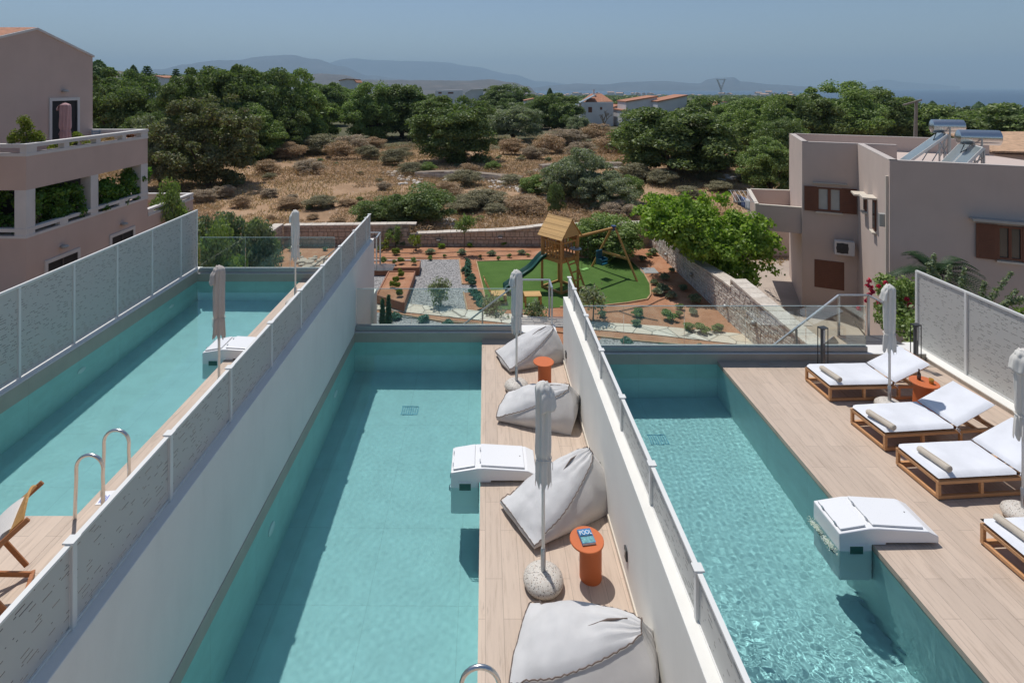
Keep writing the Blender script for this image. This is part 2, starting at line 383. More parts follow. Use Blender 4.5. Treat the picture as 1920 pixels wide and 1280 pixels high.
xs = [-v for v in spaced(46, 7000, 60, 2.4)[::-1]]+list(np.arange(-45, 45.1, 1.3))+spaced(46, 7000, 60, 2.4)
tag(sheet('ground', xs, ys, lambda x, y: ground_z(x, y)-.01, M['field']), kind='structure')
ground_mesh = bpy.data.objects['ground'].data; ground_mesh.materials.append(M['far_land'])
mi = np.zeros(len(ground_mesh.polygons), np.int32); cen = np.zeros(len(ground_mesh.polygons)*3); ground_mesh.polygons.foreach_get('center', cen)
cen = cen.reshape(-1, 3); mi[(cen[:,1] > 75) | (np.abs(cen[:,0]) > 90)] = 1; ground_mesh.polygons.foreach_set('material_index', mi)
tsea = NT('sea_water'); tsea.base((.022,.055,.105)); tsea.b.inputs['Roughness'].default_value = .35
tsea.bump(tsea.noise(tsea.world(), .05, 4), .3, 2)
SEA = -62
sea = mobj('sea', npmesh('sea', np.array([(-26000., 500, SEA), (26000, 500, SEA), (26000, 27000, SEA), (-26000, 27000, SEA)]), np.array([(0,1,2,3)]), tsea.m))
tag(sea, kind='structure')
M['hill'] = ground_mat('hill_scrub', [(.3, (.07,.06,.05)), (.55, (.11,.09,.075)), (.7, (.16,.13,.11))], .004, .2, .03)
M['mount'] = ground_mat('mountain_rock', [(.3, (.06,.065,.075)), (.55, (.09,.095,.105)), (.7, (.12,.12,.13))], .0012, .2, .01)
def ridge(name, D, depth, pts, mat, sd, rough=.05):
    n = 240; xs_ = [pts[0][0]+(pts[-1][0]-pts[0][0])*i/n for i in range(n+1)]; rows = 14; V = []; Fq = []
    for i, px in enumerate(xs_):
        for a, b in zip(pts, pts[1:]):
            if a[0] <= px <= b[0]: t = (px-a[0])/(b[0]-a[0]); t = t*t*(3-2*t); py = a[1]+(b[1]-a[1])*t; break
        top = Q(px, py, D).z-SEA; X = (px-CX)/F
        top *= 1+rough*.5*noise.noise((px*.05, sd, 0))+rough*.22*noise.noise((px*.16, sd, 4))
        for j in range(rows+1):
            u = j/rows; y = D-depth+depth*1.6*u; k = 1-abs(u-.625)/.625 if u < .625 else 1-(u-.625)/.375
            k = max(0, k); k = k**.8; zz = SEA-4+top*k*(1+(.10*noise.noise((px*.05, u*5, sd)) if k < .8 else 0))
            V.append((X*y, y, zz))
    for i in range(n):
        for j in range(rows): a = i*(rows+1)+j; Fq.append((a, a+rows+1, a+rows+2, a+1))
    return tag(mobj(name, npmesh(name, np.array(V), np.array(Fq), mat, True)), kind='structure')
ridge('mountains', 14500, 3500, [(150,150),(300,128),(350,118),(400,111),(440,110),(500,102),(545,100),(590,108),(640,122),(690,140),(760,148),(900,163)], M['mount'], 1)
ridge('far_mountains', 21000, 3500, [(560,130),(660,107),(700,110),(760,112),(830,114),(880,122),(960,138),(1010,152),(1100,160)], M['mount'], 2, .03)
ridge('brown_hills', 6200, 1500, [(480,160),(540,148),(600,136),(640,138),(680,148),(800,149),(880,150),(915,147),(960,153),(990,161),(1010,176)], M['hill'], 3, .05)
ridge('coastal_hills', 13000, 2500, [(980,165),(1060,158),(1080,156),(1130,158),(1180,153),(1240,151),(1310,156),(1330,147),(1345,145),(1375,144),(1390,152),(1450,158),(1520,162),(1600,176)], M['mount'], 4, .03)
ridge('faint_headland', 20500, 1500, [(1600,163),(1640,151),(1660,149),(1700,154),(1740,157),(1800,162)], M['mount'], 5, .03)
ridge('green_hills', 2300, 700, [(-300,130),(60,120),(180,124),(215,128),(260,133),(300,136),(380,141),(480,152),(560,165)], M['far_land'], 6, .03)

# ---------------------------------------------------------------- the three terraces
def uwater(name, x0, x1, y0, y1, z, amp, sd):
    st = .015 if sd == 13 else .02; nx, ny = int((x1-x0)/st), int((y1-y0)/st); V = np.zeros(((nx+1)*(ny+1), 3)); rng = np.random.RandomState(sd)
    X, Y = np.meshgrid(np.linspace(x0, x1, nx+1), np.linspace(y0, y1, ny+1), indexing='ij'); Z = np.full_like(X, z)
    for k in range(70):
        lam = rng.uniform(.055, .15); th = rng.uniform(0, 6.283); ph = rng.uniform(0, 6.283); kk = 6.283/lam
        env = 1
        A = (.0000065 if sd != 13 else .000017)*(lam/.1)**1.3
        Z += amp(X, Y)*A*np.sin(kk*(X*math.cos(th)+Y*math.sin(th))+ph+1.2*np.sin(X*1.7+k)+1.1*np.sin(Y*1.3+2*k))
    V[:,0] = X.ravel(); V[:,1] = Y.ravel(); V[:,2] = Z.ravel()
    i, j = np.meshgrid(np.arange(nx), np.arange(ny), indexing='ij'); a = (i*(ny+1)+j).ravel()
    Fq = np.stack([a, a+ny+1, a+ny+2, a+1], 1)
    o = mobj(name, npmesh(name, V, Fq, M['water'], True)); o.cycles.is_caustics_caster = True
    return tag(o, kind='structure')
def recv(o): o.cycles.is_caustics_receiver = True; return o
def terrace(xl, xw, xr, yn, yf, z, lrim, wave, sd):
    T, D = .0, 1.5; wl = z-.07
    d = MB(); d.box(xw, xr, 1.0, yf-.27, z-.10, z); tag(d.build('deck', M['deck']), kind='structure')
    d = MB(); d.box(xw, xr, yf-.27, yf, z-.10, z-.001); tag(d.build('deck_border', M['border']), kind='structure')
    if xl < xw and yn > 1.2:
        d = MB(); d.box(xl, xw-.002, 1.0, yn, z-.10, z+.001); tag(d.build('deck', M['deck']), kind='structure')
    b = MB()     # tank
    b.box(xl-.2, xw+.2, yn-.2, yf+.2, wl-D-.2, wl-D)
    b.box(xl-.012, xl, yn, yf, wl-D, wl+.0); b.box(xw, xw+.05, yn, yf, wl-D, z-.101); b.box(xl, xw, yf, yf+.05, wl-D, wl); b.box(xl, xw, yn-.05, yn, wl-D, z-.101)
    tag(recv(b.build('pool_basin', M['pool'])), kind='structure')
    b = MB(); b.box(xl-.012, xl, yn, yf, wl+.0005, z+lrim); b.box(xl, xr, yf, yf+.06, wl+.0005, z+.146); b.box(xl-.3, xr+.1, yf+.05, yf+.35, -2.6, z-.1)
    b.box(xl, xr, yf+.06, yf+.30, z-.1, z+.143)
    tag(recv(b.build('pool_rim', M['pool_dry'])), kind='structure')
    tag(MB().box(xl+.001, xr-.001, yf+.002, yf+.058, z+.1463, z+.152).build('sunlit_rim_strip', M['metal_white']), kind='structure')  # white strip added to draw the sunlit top edge of the rim
    return uwater('water', xl, xw, yn, yf, wl, wave, sd)
terrace(-7.98, -5.07, -3.25, 6.8, 15.2, .5, .21, lambda X, Y: 1.0+.0*X, 11)
terrace(-3.005, -.077, 1.653, 4.25, 12.66, 0, .125, lambda X, Y: 1.15+.0*X, 12)
terrace(1.90, 4.92, 9.355, 3.25, 11.65, 0, .08, lambda X, Y: 1.2+17/(1+np.exp((Y+.35*(X-3)-6.4)*2.2)), 13)
# white step under the opening at the right end of each glass, skirting along the second wall
M['step'] = plain('white_step', (.74,.73,.70), .7, .03)
for k, (x0, x1, yf, z) in enumerate(((-4.2,-3.26,15.2,.5), (.81,1.653,12.66,0), (8.16,9.36,11.65,0))):
    tag(MB().box(x0, x1, yf+.061, yf+.42, z-.3, z+.147).build('step', M['step']), kind='structure')
tag(MB().box(1.636, 1.653, 1, 11.67, .001, .075).build('skirting', M['skirt']), kind='structure')
tag(MB().box(9.335, 9.355, 1, 11.64, .001, .07).build('skirting', M['border']), kind='structure')
def wall(label, x0, x1, y0, y1, z0, z1, mat=None, name='party_wall'):
    o = MB().box(x0, x1, y0, y1, z0, z1).build(name, mat or M['render'], bevel=.008); return tag(o, label, 'wall')
wall('tall white rendered wall on the left of the middle pool, its right face in shade', -3.255, -3.017, 1, 14.92, -2.6, 1.706)
wall('white rendered wall between the bean bags and the right hand pool', 1.653, 1.90, 1, 11.67, -2.6, 1.36)
wall('low rendered wall under the perforated fence on the far left pool', -8.3, -7.992, 1, 15.55, -2.6, .73)
wall('low white kerb under the perforated fence behind the sun loungers', 9.355, 9.66, 1, 12.35, -3.5, .08)
wall('white end wall of the villa below the middle glass at its left corner', -3.25, -3.02, 14.925, 15.3, -2.6, .2)
# privacy fences
def privacy_fence(label, X, ys_, z0, z1, gap, group_lbl=None, capw=.085, toprail=True, pr=.05, side=1):
    t = thing('privacy_fence', label, 'fence', (X, ys_[0], z0))
    for a, b in zip(ys_, ys_[1:]):
        MB().box(X-.0015, X+.0015, a+pr/2+.003, b-pr/2-.003, z0+gap, z1-.02).build('panel', M['perf'], t, True)
    for y in ys_:
        o = MB().box(X-pr/2, X+pr/2, y-pr/2, y+pr/2, z0, z1+.0).build('post', M['metal_white'], t, True, bevel=.004)
        if capw:
            c = MB().box(X-capw/2, X+capw/2, y-capw/2, y+capw/2, z1+.001, z1+.014); c2 = c.build('post_cap', M['metal_white'], None); c2.parent = o; c2.location = -Vector(t.location)
    if toprail: MB().box(X-.022, X+.022, ys_[0]-.02, ys_[-1]+.02, z1-.021, z1-.001 if capw else z1+.02).build('top_rail', M['metal_white'], t, True)
    MB().box(X-.012, X+.012, ys_[0], ys_[-1], z0+gap-.022, z0+gap-.002).build('bottom_rail', M['metal_white'], t, True)
    return t
privacy_fence('tall perforated white screen fence on the left edge of the left pool', -8.12, [3.21+1.27*i for i in range(10)]+[15.45], .73, 2.34, .05, capw=0)
privacy_fence('perforated white metal fence on top of the tall wall left of the middle pool', -3.135, [2.88+1.285*i for i in range(10)]+[14.85], 1.706, 2.366, .03)
privacy_fence('low perforated white metal fence on the wall right of the bean bags', 1.775, [3.32+1.27*i for i in range(7)]+[11.6], 1.36, 1.785, .012)
privacy_fence('perforated white screen fence behind the sun loungers on the right', 9.59, [4.7+1.25*i for i in range(7)], .08, 1.72, .03, capw=0, pr=.055)
# glass balustrades
def glass(label, x0, x1, yf, z, joints):
    t = thing('glass_balustrade', label, 'balustrade', (x0, yf+.15, z))
    MB().box(x0, x1, yf+.075, yf+.125, z+.1465, z+.262).box(x0, x1, yf+.145, yf+.21, z+.1465, z+.262).box(x0, x1, yf+.125, yf+.145, z+.1465, z+.24).build('base_channel', M['alu'], t, True)
    xs_ = [x0]+joints+[x1]
    for a, b in zip(xs_, xs_[1:]):
        g = MB().box(a+.004, b-.004, yf+.129, yf+.141, z+.241, z+1.112).build('glass_panel', M['glass'], t, True)
        e = MB().box(a+.004, b-.004, yf+.129, yf+.141, z+1.1125, z+1.122).box(b-.0035, b-.0005, yf+.129, yf+.141, z+.262, z+1.11).build('glass_edge', M['glass_edge'], None); e.parent = g; e.location = -Vector(t.location)
glass('frameless glass balustrade at the far end of the left pool', -7.97, -4.2, 15.2, .5, [-6.7,-5.45])
glass('frameless glass balustrade at the far end of the middle pool', -3.0, .81, 12.66, 0, [-1.73,-.46])
glass('frameless glass balustrade at the far end of the right pool', 1.91, 8.16, 11.65, 0, [2.97,4.27,5.58,6.88])
# outside stairs: metal grating landing, flight, handrail
def stair(name_l, xr, yf, z):
    x0 = xr-.92-.35; x1 = xr-.1; y0, y1 = yf+.45, yf+1.0
    t = thing('outside_stair', 'grey metal grating stair with a pipe handrail beyond the %s glass' % name_l, 'stair', (x0, y0, z+.1))
    g = MB()
    n = int((x1-x0)/.03)
    for i in range(n+1): g.box(x0+.03*i, x0+.03*i+.006, y0, y1, z+.07, z+.10)
    for j in range(7): g.box(x0, x1+.006, y0+j*(y1-y0)/6-.003, y0+j*(y1-y0)/6+.003, z+.085, z+.099)
    g.build('landing_grating', M['galv'], t, True)
    for k in range(8):
        g = MB(); xa = x0-.28*(k+1)
        for j in range(8): g.box(xa, xa+.27, y0+j*(y1-y0)/8, y0+j*(y1-y0)/8+.012, z+.07-.19*(k+1), z+.09-.19*(k+1))
        g.box(xa, xa+.27, y1-.006, y1, z+.05-.19*(k+1), z+.09-.19*(k+1)); g.build('tread', M['galv'], t, True)
    MB().bar((x0, y1+.01, z), (x0-2.3, y1+.01, z-1.75), .012, .2).bar((x0, y0-.01, z), (x0-2.3, y0-.01, z-1.75), .012, .2).build('stringer', M['galv'], t, True)
    hz = z+1.02; r = MB()
    r.bar((xr-.55-.72+.05, y1, hz), (xr-.52, y1, hz), .045, .03); r.bar((xr-.55-.72+.05, y1, hz), (xr-1.22-1.9, y1, hz-1.46), .045, .03)
    r.bar((xr-.54, y1, hz), (xr-.54, y0, hz), .045, .03); r.build('handrail', M['galv'], t, True)
    for (x, y, a, b) in ((xr-1.22, y1, z+.1, hz), (xr-.54, y1, z+.1, hz), (xr-.54, y0, z+.1, hz), (xr-2.2, y1, z-.62, hz-.76)):
        MB().box(x-.02, x+.02, y-.02, y+.02, a, b-.015).build('baluster', M['galv'], t, True)
stair('left', -3.26+.7, 15.2, .5); stair('middle', 1.59+.54, 12.66, 0); stair('right', 8.82+.54, 11.65, 0)
# pool lights and floor drains
def pool_light(x, y, z, side, label):
    t = MB().lathe([(.0,.0),(.11,.0),(.11,.012),(.095,.02),(0,.024)], 20).build('pool_light', M['plastic_white'], smooth=True, auto=30)
    t.location = (x, y, z); t.rotation_euler = (0, R(90*side), 0); tag(recv(t), label, 'pool light'); return t
pool_light(-7.978, 10.85, -.10, 1, 'nearer round white light set in the left wall of the left pool')
pool_light(-7.978, 13.95, -.10, 1, 'farther round white light set in the left wall of the left pool')
pool_light(-3.003, 7.7, -.62, 1, 'nearer round white light in the left wall of the middle pool')
pool_light(-3.003, 11.0, -.62, 1, 'farther round white light in the left wall of the middle pool')
for (x, y, lb) in ((-1.55, 11.25, 'small blue floor drain grille on the bottom of the middle pool'), (3.25, 10.35, 'small blue floor drain grille on the bottom of the right pool')):
    g = MB()
    for i in range(8): g.box(x-.16+.045*i, x-.14+.045*i, y-.13, y+.13, -1.568, -1.556)
    g.box(x-.17, x+.17, y-.14, y-.125, -1.568, -1.552).box(x-.17, x+.17, y+.125, y+.14, -1.568, -1.552)
    tag(recv(g.build('floor_drain', plain('blue_plastic', (.22,.46,.55), .5))), lb, 'drain')

# ---------------------------------------------------------------- furniture on the terraces
def bean_bag(loc, rz, label, L=1.3, W=1.05, Ht=.8, sd=0, tuck=0):
    t = thing('bean_bag', label, 'bean bag', loc, rz, 'bean bags along the wall')
    nu, nv = 44, 48; top = []; 
    # u runs from the floor edge to the raised back, v around the section: left seam, top panel, right seam, side and belly
    def sec(u):
        hw = W/2*(1-.0*u)*(1-.74*max(0, (u-.30)/.70)**1.5)          # half width at the seam
        zs = .10+(Ht-.08)*(u**1.12)                                    # seam height
        if u > .93: hw *= 1-.35*(u-.93)/.07
        xs_ = L*(.0+.93*u)                                             # seam x
        return hw, zs, xs_
    V = []; F_ = []; Fs = []
    def npt(p, k): return k*(noise.noise(Vector(p)*3.3+Vector((sd*7, 0, 0)))*.55+noise.noise(Vector(p)*8+Vector((sd, 3, 0)))*.28)
    na = 24
    for i in range(nu+1):
        u = i/nu; hw, zs, x0 = sec(u)
        for j in range(na+1):
            q = -1+2*j/na; puff = (.17*(math.sin(math.pi*min(1, max(0, u*1.0+.02)))**.6)+.02)*(1-q*q)**.62*(1-.25*u)
            x = x0-puff*.42; z = zs+puff*.9; y = hw*q+(.03*(abs(q)**6)*(1 if q > 0 else -1)*(1 if u < .1 else 0))
            p = [x, y, z]; k = npt(p, .055)*(1-q*q)**.4; p[2] += k; p[0] -= k*.4
            # radiating creases near the raised back corner
            cr = max(0, 1-math.hypot((u-1)*1.7, q*.5)/.75); p[2] += .022*cr*math.sin(q*17+sd*2+u*4)
            V.append(p)
    n1 = na+1
    for i in range(nu):
        for j in range(na): F_.append((i*n1+j, (i+1)*n1+j, (i+1)*n1+j+1, i*n1+j+1))
    tp = mobj('top_panel', npmesh('top_panel', np.array(V), np.array(F_), M['bag'], True), t)
    # lower body: seam down to the floor on both sides and the back
    Vb = []; Fb = []; nd = 12
    loop = [( -1, i/nu) for i in range(nu+1)]
    seam = [Vector(V[i*n1]) for i in range(nu+1)]+[Vector(V[nu*n1+j]) for j in range(1, n1)]+[Vector(V[i*n1+na]) for i in range(nu-1, -1, -1)]+[Vector(V[j]) for j in range(na-1, 0, -1)]
    ns = len(seam); c = Vector((L*.52, 0, 0))
    for k, p in enumerate(seam):
        u = min(1, max(0, p.x/(L*.93))); side = p.y
        bx = .06+(p.x)*1.0 if u < .9 else p.x+.04
        by = (W/2*(.93+.03*math.sin(u*3))*(1 if side > 0 else -1)) if abs(side) > sec(u)[0]*.96 else side/(max(.05, sec(u)[0]))*W/2*.92
        ft = Vector((min(L*1.0, bx+.07*u), by, .006))
        for m in range(nd+1):
            v = m/nd; b = p.lerp(ft, v); out = Vector((b.x-c.x, b.y*1.6, 0)); out.normalize() if out.length else None
            bul = math.sin(math.pi*v)*(.035+.075*u); b = b+out*bul; kk = npt(b+Vector((5, 0, 0)), .05)*math.sin(math.pi*min(1, v*1.1)); b += out*kk
            b.z = max(.004, b.z-(.0 if m else 0)); Vb.append(b)
    for k in range(ns):
        for m in range(nd): a = k*(nd+1)+m; b2 = ((k+1)%ns)*(nd+1)+m; Fb.append((a, a+1, b2+1, b2))
    mobj('side_panel', npmesh('side_panel', np.array([tuple(v) for v in Vb]), np.array(Fb), M['bag_side'], True), t)
    pp = []
    for k in range(ns):
        p = seam[k]; w_ = .006*math.sin(k*2.4); pp.append(p+Vector((0, w_*.5+(.009 if p.y > 0 else -.009), .006+w_)))
    pp.append(pp[0]); MB().tube(pp, .0058, 6, False).build('piping', M['piping'], t, smooth=True)
    # loose strap fold on the top panel
    a = V[int(nu*.62)*n1+int(na*.45)]; b = V[int(nu*.93)*n1+int(na*.60)]
    mid = V[int(nu*.78)*n1+int(na*.53)]
    MB().tube([Vector(a)+Vector((0,0,-.004)), Vector(mid)+Vector((0,0,.008)), Vector(b)+Vector((0,0,.002))], [.003,.012,.006], 6).build('fold_seam', M['piping'], t, smooth=True)
    return t
bean_bag((.36, 5.67, 0), R(-18), 'biggest bean bag, nearest the camera below the terrazzo parasol foot', 1.30, .80, .58, 1)
bean_bag((.41, 7.21, 0), R(28), 'bean bag behind the near orange table, its point against the wall', 1.30, .78, .64, 2)
bean_bag((.32, 9.90, 0), R(-18), 'bean bag half hidden by the near parasol, beyond the white pool unit', 1.28, .78, .58, 3)
bean_bag((.35, 11.50, 0), R(20), 'farthest bean bag at the end of the narrow deck, beside the far orange table', 1.25, .76, .60, 4)

def side_table(loc, label, r=.2, h=.445, pr=.13, off=(.045, 0), taper=0):
    t = thing('side_table', label, 'side table', loc, 0, 'orange side tables')
    p = [(pr*(1+taper), 0), (pr*(1+taper*.9), .01), (pr*(1+taper*.4), h*.5), (pr, h-.03)]
    MB().lathe([(pr*(1+taper)-.004, 0)]+p, 36).build('pedestal', M['terracotta'], t, smooth=True, auto=50)
    MB().lathe([(r-.006, h-.022), (r, h-.018), (r, h-.005), (r-.005, h)], 48, (-off[0], off[1], 0)).build('table_top', M['terracotta'], t, smooth=True, auto=35)
    return t
side_table((1.249, 6.52, 0), 'round orange side table with a book on it, between two bean bags')
side_table((1.16, 10.75, 0), 'round orange side table without anything on it, between the two far bean bags', off=(.02,0))
side_table((7.90, 9.90, 0), 'round orange side table with a bottle and a glass, between two sun loungers', .225, .50, .15, (-.01, 0), .12)
# book
b = thing('book', 'blue paperback book lying on the near orange table', 'book', (1.20, 6.53, .4455), R(9))
MB().box(-.078, .078, -.10, .10, .002, .028).build('pages', plain('book_pages', (.72,.70,.66), .8), b)
MB().box(-.082, .082, -.104, .104, .0282, .0305).box(-.082, -.0785, -.104, .104, 0, .0281).build('cover', plain('book_cover', (.035,.16,.34), .3, .5, 14), b)
tt = bpy.data.curves.new('title', 'FONT'); tt.body = 'POOL'; tt.size = .098; tt.extrude = .0006; tt.align_x = 'CENTER'; to = bpy.data.objects.new('title', tt); sc.collection.objects.link(to)
to.parent = b; to.location = (.005, .022, .0312); to.scale = (.58, .9, 1); tt.materials.append(plain('book_title', (.75,.78,.78), .4)); bpy.context.view_layer.update(); tme = bpy.data.meshes.new_from_object(to); tloc, tsc = to.location.copy(), to.scale.copy(); bpy.data.objects.remove(to); to = mobj('title', tme, b, tloc); to.scale = tsc
MB().box(-.075, .075, -.098, -.012, .0306, .0310).build('cover_picture', plain('book_picture', (.16,.36,.38), .3, .4, 40), b)
MB().box(-.075, .075, -.008, .006, .0306, .0310).build('cover_strip', plain('book_strip', (.03,.05,.06), .3, .4, 40), b)
# bottle and glass on the right table
bt = thing('bottle', 'small brown bottle on the orange table between the loungers', 'bottle', (7.87, 9.97, .501))
MB().lathe([(.024, 0), (.03, .004), (.03, .11), (.012, .15), (.012, .18), (.014, .182), (.014, .19)], 16).build('bottle_body', plain('brown_glass', (.05,.02,.01), .1), bt, smooth=True)
MB().lathe([(.0302, .03), (.0308, .031), (.0308, .09), (.0302, .091)], 16).build('bottle_label', plain('dark_label', (.09,.06,.05), .6), bt, smooth=True)
gt = thing('drinking_glass', 'amber drink in a short glass on the orange table between the loungers', 'glass', (7.99, 9.84, .501))
MB().lathe([(.028, 0), (.034, .003), (.038, .085), (.035, .085), (.031, .062)], 18).build('tumbler', plain('amber_glass', (.48,.24,.03), .08), gt, smooth=True)

def parasol(loc, label, mat, lean=0, base=True, rot=0, h=2.32, drop=1.18, sd=0):
    t = thing('parasol', label, 'parasol', loc, rot, 'closed parasols')
    if base:
        MB().lathe([(.17, 0), (.215, .03), (.235, .07), (.225, .11), (.17, .155), (.08, .178), (.03, .18)], 40).build('base', M['terrazzo'], t, smooth=True)
    MB().lathe([(.029, .16), (.029, .17), (.029, .43), (.024, .44)], 14).build('collar', M['galv'], t, smooth=True, auto=40)
    MB().tube([(0,0,.15), (0,0,h-.12)], .0205, 14).build('pole', M['metal_white'], t, smooth=True)
    # gathered cloth
    rng = random.Random(sd); n = 96; rows = []; nf = 8
    zt = h; zb = h-drop
    for i in range(46):
        v = i/45; z = zt-(zt-zb)*v
        r = .095 if v > .06 else .02+.075*math.sin(v/.06*math.pi/2)
        r *= 1-.10*v+.03*math.sin(v*9+sd); tie = math.exp(-((v-.74)/.035)**2); r *= 1-.16*tie; 
        if v > .8: r *= 1+.10*(v-.8)/.2
        rows.append((r, z, v))
    V = []
    for (r, z, v) in rows:
        for k in range(n):
            a = 2*math.pi*k/n; fold = math.sin(nf*a*.5*1+v*3.2+sd)*.10+math.sin(nf*a+v*2.2+sd*2)*.12+noise.noise((math.cos(a)*2, math.sin(a)*2, v*3+sd))*.14
            amp = min(1, v/.12); q = r*(1+fold*amp); zz = z
            if v > .955: zz -= .05*math.sin(nf*a+sd)*(v-.955)/.045
            V.append((q*math.cos(a), q*math.sin(a)*.94, zz))
    Fq = [(i*n+k, (i+1)*n+k, (i+1)*n+(k+1)%n, i*n+(k+1)%n) for i in range(45) for k in range(n)]
    me = bpy.data.meshes.new('canopy'); me.from_pydata(V+[(0,0,zt+.012)], [], Fq+[(k, (k+1)%n, 46*n) for k in range(n)]); me.polygons.foreach_set('use_smooth', [True]*len(me.polygons)); me.materials.append(mat)
    mobj('canopy', me, t)
    # vent flap hanging over one shoulder
    f = MB(); pr = []
    for i in range(13):
        u = i/12; 
        for j in range(9):
            s = -1+2*j/8; a = math.pi*1.02+s*.95; rr = .108+.035*u+.012*math.sin(s*7+u*3); pr.append((rr*math.cos(a)*(.4+.6*min(1, u*2.2)), rr*math.sin(a)*(.4+.6*min(1, u*2.2)), zt+.005-.30*u-.03*s*s*0-.02*math.sin(s*5)*u))
    f.add(pr, [(i*9+j, (i+1)*9+j, (i+1)*9+j+1, i*9+j+1) for i in range(12) for j in range(8)]); fo = f.build('vent_flap', mat, t, smooth=True)
    so_ = fo.modifiers.new('s', 'SOLIDIFY'); so_.thickness = .004
    st = MB(); st.tube([(.0935*math.cos(a)*(1+.04*math.sin(5*a)), .09*math.sin(a), zb+.30+.008*math.sin(3*a)) for a in [2*math.pi*k/28 for k in range(29)]], .006, 5, False)
    st.tube([(-.088, -.03, zb+.30), (-.105, -.05, zb+.26), (-.10, -.055, zb+.18)], .004, 5); st.build('tie_strap', mat, t, smooth=True)
    return t
parasol((.675, 6.40, 0), 'nearest closed parasol on the narrow deck, standing in front of the bean bag point', M['canopy'], rot=2.2, sd=1, h=2.38)
parasol((.60, 10.55, 0), 'closed parasol at the far end of the narrow deck', M['canopy'], rot=.3, sd=2, h=2.30)
parasol((-4.46, 9.20, .5), 'nearer taupe closed parasol beside the left pool', M['canopy2'], sd=3, rot=.5)
parasol((-4.62, 13.36, .5), 'farther closed parasol beside the left pool, seen against the stone wall', M['canopy'], sd=4, rot=.2)
parasol((7.27, 9.88, 0), 'closed parasol between the first and second sun lounger', M['canopy'], sd=5, rot=-.3, h=2.26)
parasol((7.21, 7.36, 0), 'closed parasol cut by the right edge of the photo', M['canopy'], sd=6, rot=0, h=2.3)

def lounger(loc, rz, label):
    t = thing('sun_lounger', label, 'sun lounger', loc, rz, 'sun loungers on the right deck')
    L, W, h = 1.98, .74, .27
    f = MB(); b = .045
    for z0, z1 in ((.02, .02+b), (h-b, h)):
        f.box(0, L, 0, b, z0, z1).box(0, L, W-b, W, z0, z1).box(0, b, b+.001, W-b-.001, z0, z1).box(L-b, L, b+.001, W-b-.001, z0, z1)
    for x in (0, .64, 1.30, L-b):
        for y in (.0, W-b): f.box(x+.0005, x+b-.0005, y+.0005, y+b-.0005, .02+b, h-b)
    f.build('frame', M['teak'], t, bevel=.004)
    s = MB()
    for i in range(11): s.box(.06+.11*i, .06+.11*i+.07, b+.002, W-b-.002, h-.028, h-.008)
    s.build('slats', M['teak'], t)
    for x, y in ((.02,.02), (.02,W-.02), (L-.02,.02), (L-.02,W-.02)): MB().lathe([(.012,0),(.016,.002),(.016,.019)], 10, (x, y, 0)).build('foot', M['dark'], t)
    xb = 1.24; ang = R(25); ca, sa = math.cos(ang), math.sin(ang); Lb = .76
    bf = MB(); 
    for y in (.06, W-.06-.035): bf.bar((xb, y+.017, h+.01), (xb+Lb*ca, y+.017, h+.01+Lb*sa), .035, .03)
    for k in range(6): q = .08+k*.14; bf.bar((xb+q*ca, .06, h+.028+q*sa), (xb+q*ca, W-.06, h+.028+q*sa), .05, .014)
    bf.build('backrest_frame', M['teak'], t)
    pr = MB()
    for y in (.16, W-.18): pr.bar((xb+.52*ca, y, h+.52*sa), (xb+.66, y, h-.02), .028, .022)
    pr.bar((xb+.66, .05, h-.02), (xb+.66, W-.05, h-.02), .028, .022); pr.build('prop_bar', M['teak'], t)
    def cushion(name, x0, L_, th, org, c, s_):
        nx, ny = 22, 14; V = []; Fq = []
        def pt(u, v, top):
            e = min(min(u, 1-u)*L_, min(v, 1-v)*W)/.05; e = min(1, e); e = math.sqrt(max(0, 1-(1-e)**2))
            x = u*L_; y = v*W; z = (th/2+th/2*e if top else th/2-th/2*e)+(noise.noise((x*5+loc[0]*9, y*5+loc[1], 1 if top else 2))*.006*e)
            return (org[0]+x*c-z*s_, y, org[1]+x*s_+z*c)
        for top in (1, 0):
            for i in range(nx+1):
                for j in range(ny+1): V.append(pt(i/nx, j/ny, top))
        N = (nx+1)*(ny+1)
        for i in range(nx):
            for j in range(ny):
                a = i*(ny+1)+j; Fq.append((a, a+ny+1, a+ny+2, a+1)); Fq.append((N+a, N+a+1, N+a+ny+2, N+a+ny+1))
        mobj(name, npmesh(name, np.array(V), np.array(Fq), M['mattress'], True), t)
    cushion('mattress', 0, 1.235, .085, (0, h+.003), 1, 0)
    cushion('back_cushion', 0, .75, .085, (xb+.02, h+.03), ca, sa)
    k = MB(); k.tube([(xb, -.004, h+.06), (xb-.03, -.02, h+.04), (xb+.01, -.03, h+.0), (xb+.05, -.015, h+.02), (xb+.0, -.012, h+.045)], .005, 5); k.tube([(xb, -.02, h+.03), (xb+.05, -.022, h-.05)], .004, 5); k.build('tie', M['mattress'], t, smooth=True)
    return t
lounger((6.35, 10.13, 0), R(2), 'farthest sun lounger, beside the steel lantern and the end wall')
lounger((6.36, 8.74, 0), R(5), 'second sun lounger from the far end, the parasol shadow on its backrest')
lounger((6.36, 7.71, 0), R(4), 'sun lounger beside the white pool unit, its backrest cut by the picture edge')
lounger((6.33, 6.25, 0), R(3), 'nearest sun lounger, only its corner showing at the right edge')
